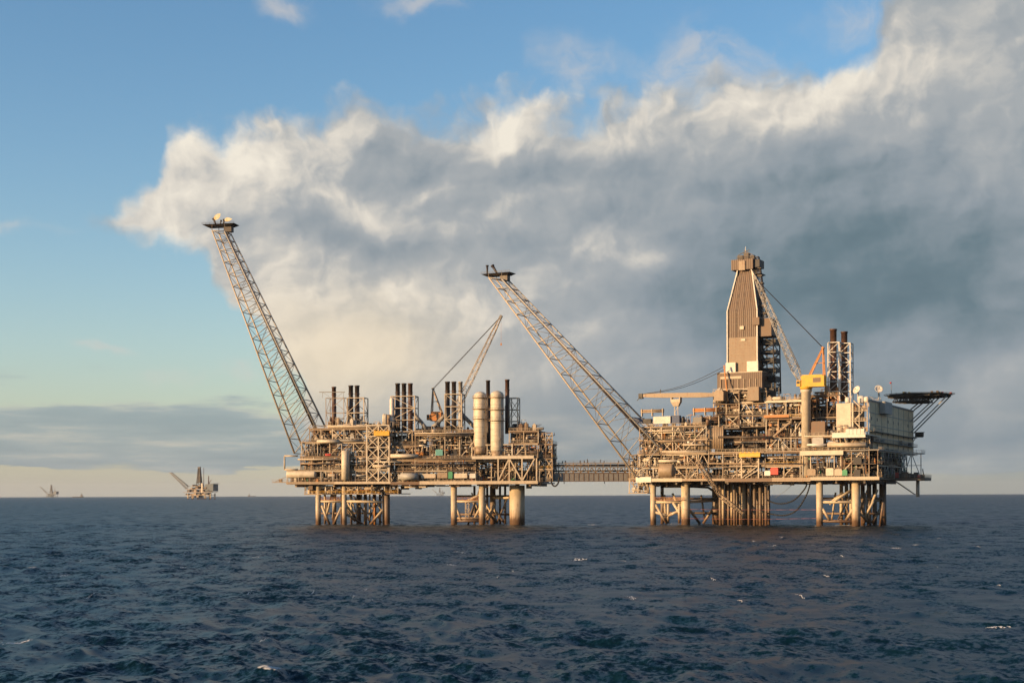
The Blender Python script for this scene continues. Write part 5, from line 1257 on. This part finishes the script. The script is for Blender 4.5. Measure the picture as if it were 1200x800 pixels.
def side_station():
    v = T.v(1072, ue, 508) - 4
    p = T.P(1079, 510, v); o = T.thing('lookout_cabin', 'small dark cabin jutting from the shaded wall on bracket arms', 'cabin', p)
    m = MB(); m.box(p[0] - 2.4, p[0] + 1.2, p[1] - 1.2, p[1] + 1.2, p[2] - .6, p[2] + 1.3); m.box(p[0] - 2.6, p[0] + 1.6, p[1] - 1.5, p[1] + 1.5, p[2] + 1.3, p[2] + 1.5); build(m, 'cabin_body', 'dark', o)
    m = MB(); m.bar((p[0] - 2, p[1], p[2] - .6), (p[0] - 5, p[1], p[2] - 5), .3); m.bar((p[0] - 6, p[1], p[2] - .7), (p[0] + 1.2, p[1], p[2] - .7), .4); build(m, 'bracket_arm', 'lgrey', o)
    # lower landing
    v = 30; p, q = T.P(1058, 531, v), T.P(1082, 531, v); o = T.thing('side_landing', 'open landing with handrails below the helideck struts', 'landing', p)
    m = MB(); m.box(p[0], q[0], v - 4, v + 4, p[2] - .4, p[2]); build(m, 'floor', 'lgrey', o)
    m = MB(); m.rail((p[0], v - 4, p[2]), (q[0], v - 4, p[2]), 1.2, .1); m.rail((q[0], v - 4, p[2]), (q[0], v + 4, p[2]), 1.2, .1); build(m, 'handrail', 'lgrey', o)
    m = MB(); zb = T.z(1075, 560, v)
    for x in (p[0] + 1, (p[0] + q[0]) / 2, q[0] - .3): m.bar((x, v - 3.6, zb), (x, v - 3.6, p[2]), .35)
    m.bar((p[0] + 1, v - 3.6, zb), ((p[0] + q[0]) / 2, v - 3.6, p[2]), .3); m.bar((q[0] - .3, v - 3.6, zb), ((p[0] + q[0]) / 2, v - 3.6, p[2]), .3); m.bar((p[0], v - 3.6, (zb + p[2]) / 2), (q[0], v - 3.6, (zb + p[2]) / 2), .25); build(m, 'support_frame', 'lgrey', o)
    p, q = T.P(1052, 558, v), T.P(1087, 558, v); o = T.thing('end_deck', 'low crowded deck at the far right end, with a post at its tip', 'deck', p)
    m = MB(); m.box(p[0], q[0], v - 6, v + 8, T.z(1075, 563, v), T.z(1075, 559.5, v)); build(m, 'floor', 'mid', o)
    zt = T.z(1075, 559.5, v); m = MB(); m.rail((p[0], v - 6, zt), (q[0], v - 6, zt), 1.3, .12); m.rail((q[0], v - 6, zt), (q[0], v + 8, zt), 1.3, .12); build(m, 'handrail', 'grey', o)
    m = MB(); m.tube((q[0] - .4, v - 5.5, zt), (q[0] - 1.0, v - 5.5, zt + 3.6), .25, 8); build(m, 'post', 'grey', o)
    rr_ = random.Random(5)
    for k in range(9): x = p[0] + (q[0] - p[0]) * (k + .5) / 9.5; m = MB(); w = rr_.uniform(.4, .9); m.box(x - w, x + w, v - 5, v - 3, zt, zt + rr_.uniform(1, 2.6)); build(m, 'equipment_skid', rr_.choice(['mid', 'dark', 'grey', 'brown', 'red']), o)
side_station()
# deck cargo on the left top deck
GC = 'cargo on the upper left deck of the right platform'
def container(x0, x1, y0, y1, v, mt, lab, grp=GC):
    p, q = T.P(x0, y1, v), T.P(x1, y0, v); o = T.thing('cargo_container', lab, 'container', ((p[0] + q[0]) / 2, v, p[2]), grp)
    m = MB(); m.box(p[0] + .08, q[0] - .08, v + .08, v + 2.3, p[2] + .15, q[2] - .1); n = int((q[0] - p[0]) / .5)
    for k in range(n): x = p[0] + .2 + (q[0] - p[0] - .4) * k / n; m.box(x, x + .2, v + .02, v + .08, p[2] + .2, q[2] - .2)
    build(m, 'body', mt, o)
    m = MB(); w = .16
    for a in (p[0], q[0] - w):
        for b in (v, v + 2.3): m.box(a, a + w, b - .02, b + w, p[2], q[2])
    m.box(p[0] - .01, q[0] + .01, v - .03, v + 2.5, p[2], p[2] + .14); m.box(p[0] - .01, q[0] + .01, v - .03, v + 2.5, q[2] - .1, q[2] + .02); build(m, 'corner_frame', mt, o)
container(765.5, 785.5, 487.5, 496.3, 1.0, 'white', 'white cargo container under the lowered crane boom')
container(741.5, 753, 489.5, 496, 2.5, 'blue', 'dark blue cargo box at the left edge of the upper deck')
container(753.5, 762.5, 490.5, 496, 1.5, 'dark', 'black cargo box between the blue box and the white container')
container(786.5, 796, 486.5, 496, 1.6, 'blue', 'dark blue cargo box right of the white container, by the boom cradle')
container(812, 822, 488.5, 496.5, 1.0, 'grey', 'grey cargo box right of the boom cradle posts')
# pipe bundles
def pipe_bundle(x0, x1, y0, y1, v, mt, lab, n=3):
    p, q = T.P(x0, y1, v), T.P(x1, y0, v); o = T.thing('pipe_bundle', lab, 'pipe bundle', (p[0], v, p[2])); r = (q[2] - p[2]) / (2 * n)
    for k in range(n):
        m = MB(); m.tube((p[0], v + k * .1, p[2] + r * (2 * k + 1)), (q[0], v + k * .1, p[2] + r * (2 * k + 1)), r * .97, 12); build(m, 'pipe', mt, o)
    for f in (.05, .5, .95):
        m = MB(); x = p[0] + (q[0] - p[0]) * f; m.box(x - .15, x + .15, v - r - .15, v + r + .5, p[2] - 1.5, q[2] + .2); build(m, 'cradle', 'cream', o)
pipe_bundle(751, 778, 479, 484, 4, 'tan', 'tan pipe bundle in a raised rack above the dark cargo boxes', 2)
pipe_bundle(812, 841, 477.5, 483, 2, 'orange', 'rusty red pipes racked left of the drill floor', 2)
pipe_bundle(821, 844, 487.5, 496.5, 4, 'brown', 'brown pipes stacked below the rusty red pipes', 3)
# stair gangway slung below the wellhead deck
o = T.thing('gangway', 'olive lattice gangway sloping down below the right platform deck', 'gangway', T.P(814.5, 539, -2.5))
p, q = Vector(T.P(814.5, 541, -2.5)), Vector(T.P(869, 603, 3)); p2, q2 = p + Vector((0, 1.6, 0)), q + Vector((0, 1.6, 0)); up = Vector((.9, 0, 1.1))
mid0 = Vector(T.P(843, 583, 0))
m = MB(); 
for s_, e_ in ((p, mid0), (mid0, q)): m.lattice([s_, s_ + Vector((0, 1.6, 0)), s_ + Vector((0, 1.6, 0)) + up, s_ + up], [e_, e_ + Vector((0, 1.6, 0)), e_ + Vector((0, 1.6, 0)) + up, e_ + up], 10, .17, .11)
build(m, 'truss', MAT['tan'], o)
m = MB(); m.bar(p + Vector((0, .8, .1)), mid0 + Vector((0, .8, .1)), 1.3, .15); m.bar(mid0 + Vector((0, .8, .1)), q + Vector((0, .8, .1)), 1.3, .15); build(m, 'tread', 'tan', o)
# hoses and ropes between the jackets
GR = 'black hoses sagging beside the conductors'
hose(R, ((946, 566, 6), (942, 574, 6), (930, 586, 6), (915, 590, 7), (902, 587, 9), (897, 583, 10)), .30, 'upper black hose sagging from the deck to the conductors', group=GR)
hose(R, ((949.5, 566, 6), (945, 580, 6), (934, 597, 6), (920, 603.5, 7), (904, 602, 9), (888, 598, 10)), .30, 'lower black hose sagging nearest the water', group=GR)
hose(R, ((930, 566, 8), (920, 575, 8), (908, 583, 9)), .07, 'thin slack line hanging left of the black hoses', 'grey', 'rope', 'slack_line')
GP = 'pink lines strung low between the two jackets'
hose(R, ((800, 596.5, 3), (880, 597, 3), (960, 597, 3)), .055, 'upper pink line strung low between the two jackets', 'pinkrope', 'rope', 'guide_rope', GP)
hose(R, ((800, 607, 3), (880, 608, 3), (960, 607, 3)), .055, 'lower pink line strung low between the two jackets', 'pinkrope', 'rope', 'guide_rope', GP)

# ================================================================== BRIDGE
A0, B0 = L.world(L.P(640, 563.5, 6)), R.world(R.P(736, 563.5, 8))
def bridge():
    o = bpy.data.objects.new('footbridge', None); col.objects.link(o); o.location = A0
    o['label'] = 'long grey-brown link bridge joining the two platforms'; o['category'] = 'bridge'; ORG[o.name] = tuple(A0)
    d = (B0 - A0); d.z = 0; d.normalize(); n = Vector((d.y, -d.x, 0));
    if n.y > 0: n = -n
    z0 = A0.z; Ls = (B0 - A0).length + 3; S = A0 - d * 1.0
    P_ = lambda s, w, z: S + d * s + n * w + Vector((0, 0, z))
    def box(m, s0, s1, w0, w1, za, zb):
        b = len(m.v)
        for z in (za, zb):
            for s_, w in ((s0, w0), (s1, w0), (s1, w1), (s0, w1)): m.v.append(tuple(P_(s_, w, z)))
        for fc in ((3, 2, 1, 0), (4, 5, 6, 7), (0, 1, 5, 4), (1, 2, 6, 5), (2, 3, 7, 6), (3, 0, 4, 7)): m.face([b + i for i in fc])
    m = MB(); box(m, 0, Ls, 1.9, 2.1, 0, 3.4); box(m, 0, Ls, -2.1, -1.9, 0, 3.4); box(m, 0, Ls, -1.9, 1.9, .1, .3); gr = build(m, 'box_girder', 'grey', o)
    m = MB(); box(m, 0, Ls, 1.85, 2.3, 3.4, 3.75); box(m, 0, Ls, 1.85, 2.3, -.25, 0); 
    k = 0
    while k < Ls: box(m, k, k + .25, 2.1, 2.22, 0, 3.4); k += 2.2
    build(m, 'stiffener', 'brown', gr)
    m = MB(); box(m, 0, Ls, -2, 2, 5.9, 6.3); build(m, 'walkway_deck', 'grey', o)
    for w in (2.0, -2.0):
        m = MB(); k = 0; i = 0; st = Ls / 12
        for i in range(12):
            a, b = i * st, (i + 1) * st; m.bar(P_(a, w, 3.7), P_((a + b) / 2, w, 5.9), .22); m.bar(P_((a + b) / 2, w, 5.9), P_(b, w, 3.7), .22); m.bar(P_(a, w, 3.7), P_(a, w, 8.0), .2)
        m.bar(P_(0, w, 8.0), P_(Ls, w, 8.0), .28); build(m, 'truss_side', 'tan', o)
    for w, z, r, mt in ((1.5, 4.3, .3, 'grey'), (.8, 4.5, .4, 'mid'), (1.6, 6.7, .28, 'mid'), (.6, 7.0, .4, 'dark'), (1.2, 7.3, .2, 'tan')):
        m = MB(); m.tube(P_(0, w, z), P_(Ls, w, z), r, 8); build(m, 'pipe', mt, o)
    m = MB(); m.rail(P_(0, 2.0, 8.0), P_(Ls, 2.0, 8.0), 1.1, .1, 1.6)
    build(m, 'handrail', 'grey', o)
    rb = random.Random(8)
    for i in range(15): m = MB(); s_ = rb.uniform(1, Ls - 2); box(m, s_, s_ + rb.uniform(.2, .5), .5, 1.2, 8.0, 8.0 + rb.uniform(.8, 1.9)); build(m, 'lamp_post', 'mid', o)
    for i, px in enumerate((3, 21)): m = MB(); m.bar(P_(px + 6, 1.9, -1.2), P_(px + 6, 1.9, 0), .3); build(m, 'drain_pipe', 'dark', o)
bridge()

# ================================================================== FAR AWAY
def far_rig(px, base_y, D, s, lab, grp=None, detail=True, dim=False):
    """platform with derrick, flare boom and accommodation block; s scales it"""
    x, y = derol(px, base_y); X = x / F * D
    o = bpy.data.objects.new('distant_platform', None); col.objects.link(o); o.location = (X, D, 0); o.rotation_euler = (0, 0, -.28); o.scale = (s * 1.4, s * 1.2, s)
    o['label'] = lab; o['category'] = 'oil platform'; 
    if grp: o['group'] = grp
    ORG[o.name] = (0, 0, 0)
    rr_ = random.Random(int(px)); K_ = (lambda m: {'cream': 'shadegrey', 'tan': 'shadegrey', 'pale': 'shadegrey', 'brown': 'shadegrey', 'jacket': 'shadegrey', 'mid': 'shadegrey'}.get(m, m)) if dim else (lambda m: {'cream': 'tan'}.get(m, m))  # dim: cloud shadow over the platform is painted in as blue-grey
    for u in (-34, -18, 18, 34):
        for v in (-14, 14): m = MB(); m.tube((u, v, -3), (u, v, 22), 1.6, 8); build(m, 'leg', K_('jacket'), o)
    m = MB()
    for u in (-34, 18): m.bar((u, -14, 2), (u + 16, -14, 20), 1.0); m.bar((u, -14, 12), (u + 16, -14, 12), .9)
    for u in range(-8, 12, 4): m.tube((u, 0, -3), (u, 0, 22), 1.1, 6)
    build(m, 'conductor', 'conduct', o)
    for z, a, b in ((15, -40, 36), (26, -46, 40), (38, -40, 18), (48, -26, 14)):
        m = MB(); m.box(a, b, -18, 18, z, z + 1.4); build(m, 'deck', K_('cream'), o)
    for k in range(38 if detail else 14):
        u = rr_.uniform(-42, 30); z = rr_.choice([7.5, 16.4, 16.4, 27.4, 27.4, 39.4, 49.4]); w = rr_.uniform(3, 9); h = rr_.uniform(3, 10.4)
        if z > 47: u = rr_.uniform(-22, 2); h *= .7
        m = MB(); m.box(u, u + w, -17 + rr_.uniform(0, 6), 10, z, z + h); build(m, 'module', K_(rr_.choice(['tan', 'cream', 'brown', 'mid', 'brown', 'dark', 'mid'])), o)
    m = MB(); m.box(18, 42, -15, 18, 30, 57); build(m, 'accommodation_block', 'shadegrey', o)  # shaded faces painted in as a blue-grey colour
    m = MB(); m.lathe((40, 2, 58), (0, 0, 1), [(0, 13), (1.2, 14)], 8); build(m, 'helideck', 'heli', o)
    m = MB(); m.lattice([(-12, -6, 56), (0, -6, 56), (0, 6, 56), (-12, 6, 56)], [(-8.5, -2.5, 118), (-3.5, -2.5, 118), (-3.5, 2.5, 118), (-8.5, 2.5, 118)], 8, .9, .5); m.frustum((-11.4, -.6, -3, 5.4), 62, (-8.4, -3.6, -1.6, 2.4), 114); m.box(-9.5, -2.5, -3.5, 3.5, 116, 122); build(m, 'derrick', 'mid', o)
    m = MB(); m.lattice([(-44, -6, 40), (-38, -6, 48), (-38, 4, 48), (-44, 4, 40)], [(-92, -3, 98), (-89, -3, 102), (-89, 2, 102), (-92, 2, 98)], 12, .7, .4); m.box(-96, -87, -4, 3, 100, 102); build(m, 'flare_boom', 'grey', o)
    m = MB(); m.tube((10, -6, 47), (10, -6, 118), 1.0, 8, .6); m.tube((22, 0, 56), (22, 0, 88), 1.9, 8, 1.0); m.bar((23, 0, 57), (30, 0, 74), 1.2); build(m, 'mast', 'rust', o)
    m = MB(); m.box(8, 12, -18.3, -14, 24, 60); build(m, 'crane_column', K_('pale'), o)
    return o
far_rig(236, 582.8, 5200, .98, 'distant platform in sunlight with a flare boom leaning left, nearest on the horizon', 'platforms on the horizon')
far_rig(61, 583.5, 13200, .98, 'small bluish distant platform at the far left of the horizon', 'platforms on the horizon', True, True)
def ship(px, D, ln, lab, flip=False, name='ship'):
    x, y = derol(px, 580); X = x / F * D; o = bpy.data.objects.new(name, None); col.objects.link(o); o.location = (X, D, 0); o.rotation_euler = (0, 0, PI if flip else 0)
    o['label'] = lab; o['category'] = 'ship'; o['group'] = 'ships on the horizon'; ORG[o.name] = (0, 0, 0)
    m = MB(); n = 9; b = 0; h = ln * .075
    sec = [(-.5, .8, 1.0), (-.3, 1, 1), (.2, 1, 1), (.4, .7, 1.15), (.5, .06, 1.5)]
    for f, w, hh in sec: m.v += [(f * ln, -ln * .09 * w, h * hh), (f * ln * .97, -ln * .07 * w, -1), (f * ln * .97, ln * .07 * w, -1), (f * ln, ln * .09 * w, h * hh)]
    for g in range(len(sec) - 1):
        for i in range(4): j = (i + 1) % 4; m.face([g * 4 + i, g * 4 + j, g * 4 + 4 + j, g * 4 + 4 + i])
    m.face([0, 3, 2, 1]); m.face([16, 17, 18, 19]); build(m, 'hull', 'mid', o)
    m = MB(); m.box(.22 * ln, .40 * ln, -ln * .07, ln * .07, h, h * 2.6); m.box(.26 * ln, .38 * ln, -ln * .06, ln * .06, h * 2.6, h * 3.6); build(m, 'superstructure', 'grey', o)
    m = MB(); m.tube((.30 * ln, 0, h * 3.6), (.30 * ln, 0, h * 5), ln * .012, 6); m.box(.24 * ln, .27 * ln, -1.5, 1.5, h * 2.6, h * 4.1); build(m, 'mast', 'mid', o)
ship(91.5, 12500, 100, 'dark supply ship just right of the small bluish platform')
ship(295, 16000, 90, 'tiny ship on the horizon left of the left platform', True)
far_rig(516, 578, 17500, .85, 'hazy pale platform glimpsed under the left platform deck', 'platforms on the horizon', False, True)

# ------------------------------------------------------------------ whitecaps
def foam():
    m = MB(); rf = random.Random(2)
    caps = [(677, 656, 17), (20, 752, 30), (1168, 735, 24), (312, 753, 10), (300, 653, 9), (1102, 665, 8), (530, 632, 9), (75, 673, 10), (695, 615, 14), (530, 662, 10), (740, 700, 10), (1050, 642, 10), (212, 664, 9), (905, 640, 9), (860, 612.5, 30), (985, 615.5, 40), (570, 611, 26), (420, 613.5, 30), (790, 613.5, 30)]
    for k in range(46):
        y_ = rf.choice([rf.uniform(38, 80), rf.uniform(50, 130)]); caps.append((rf.uniform(-20, 1220), HY + y_, rf.uniform(2.5, 6)))
    vs = []
    for T, lst in ((L, ((373, 4, 1.2), (403.5, 4, 1.1), (453.5, 6, 1.3), (532, 4, 1.4), (565, 4, 1.5), (577.5, 24, 1.3), (606, 10, 3.4))), (R, ((765.5, 4, 1.3), (803.5, 6, 1.9), (839, 34, 1.8), (960.5, 4, 1.4), (1003, 6, 1.7), (1034.5, 38, 1.5), (870, 8, 4)))):
        for px, v, r in lst:
            c = T.world((T.u(px, v, 590), v, 0))
            for k in range(12):
                a = rf.uniform(0, 2 * PI); d = r * rf.uniform(1.0, 1.9); vs.append((c.x + d * math.cos(a) * 1.5, c.y + d * math.sin(a), rf.uniform(.2, .8), rf.uniform(.2, .6)))
    for px, py, w in caps:
        x_, y_ = derol(px, py); D = CAMH * F / y_; X = x_ / F * D; W = w / F * D; dp = 2.2 if y_ > 45 else 5
        for j in range(int(14 + 1.6 * w)):
            cx = X + rf.gauss(0, .26) * W; cy = D + rf.gauss(0, .5) * dp * (1 if abs(cx - X) < W * .4 else .5); a = rf.uniform(.02, .075) * W; bb = rf.uniform(.06, .22) * min(dp, 2)
            vs.append((cx, cy, a, bb))
    for cx, cy, a, bb in vs:
        n = 8; px_ = []; 
        for i in range(n):
            t = 2 * PI * i / n; k = rf.uniform(.6, 1.2); px_.append((cx + a * k * math.cos(t), cy + bb * k * math.sin(t)))
        X_ = np.array([p[0] for p in px_] + [cx]); Y_ = np.array([p[1] for p in px_] + [cy])
        zz_, _, _ = sea_heights(X_, Y_, np.full_like(X_, max(.15, math.hypot(cx, cy) * .0042)))
        b = len(m.v); m.v += [(x, y, z + .05) for x, y, z in zip(X_[:-1], Y_[:-1], zz_[:-1])] + [(cx, cy, zz_[-1] + .10)]
        for i in range(n): m.face([b + i, b + (i + 1) % n, b + n], True)
    o = m.build('sea_foam', MAT['foam']); o['kind'] = 'stuff'; o['label'] = 'small white crests of foam on the waves'
fm = bpy.data.materials.new('foam'); fm.use_nodes = True; t_ = NT(fm.node_tree); fb = t_.n['Principled BSDF']; fb.inputs['Roughness'].default_value = .8
t_.l.new(t_.mix(t_.noise(t_.new('ShaderNodeNewGeometry').outputs['Position'], 2.0, 3), (.45, .46, .46), (.8, .78, .74)), fb.inputs['Base Color'])
MAT['foam'] = fm
foam()

# ------------------------------------------------------------------ thin sea air
def haze():
    m = MB(); m.box(-21500, 21500, -21500, 21500, -9, 185)
    hm = bpy.data.materials.new('sea_air'); hm.use_nodes = True; t = NT(hm.node_tree)
    for n in list(t.n): t.n.remove(n)
    out = t.new('ShaderNodeOutputMaterial'); v = t.new('ShaderNodeVolumePrincipled')
    v.inputs['Color'].default_value = (.86, .92, 1.0, 1); v.inputs['Density'].default_value = 1.6e-5; v.inputs['Anisotropy'].default_value = .2
    t.l.new(v.outputs[0], out.inputs['Volume'])
    o = m.build('haze', hm); o['kind'] = 'stuff'; o['label'] = 'thin pale haze over the sea'
haze()
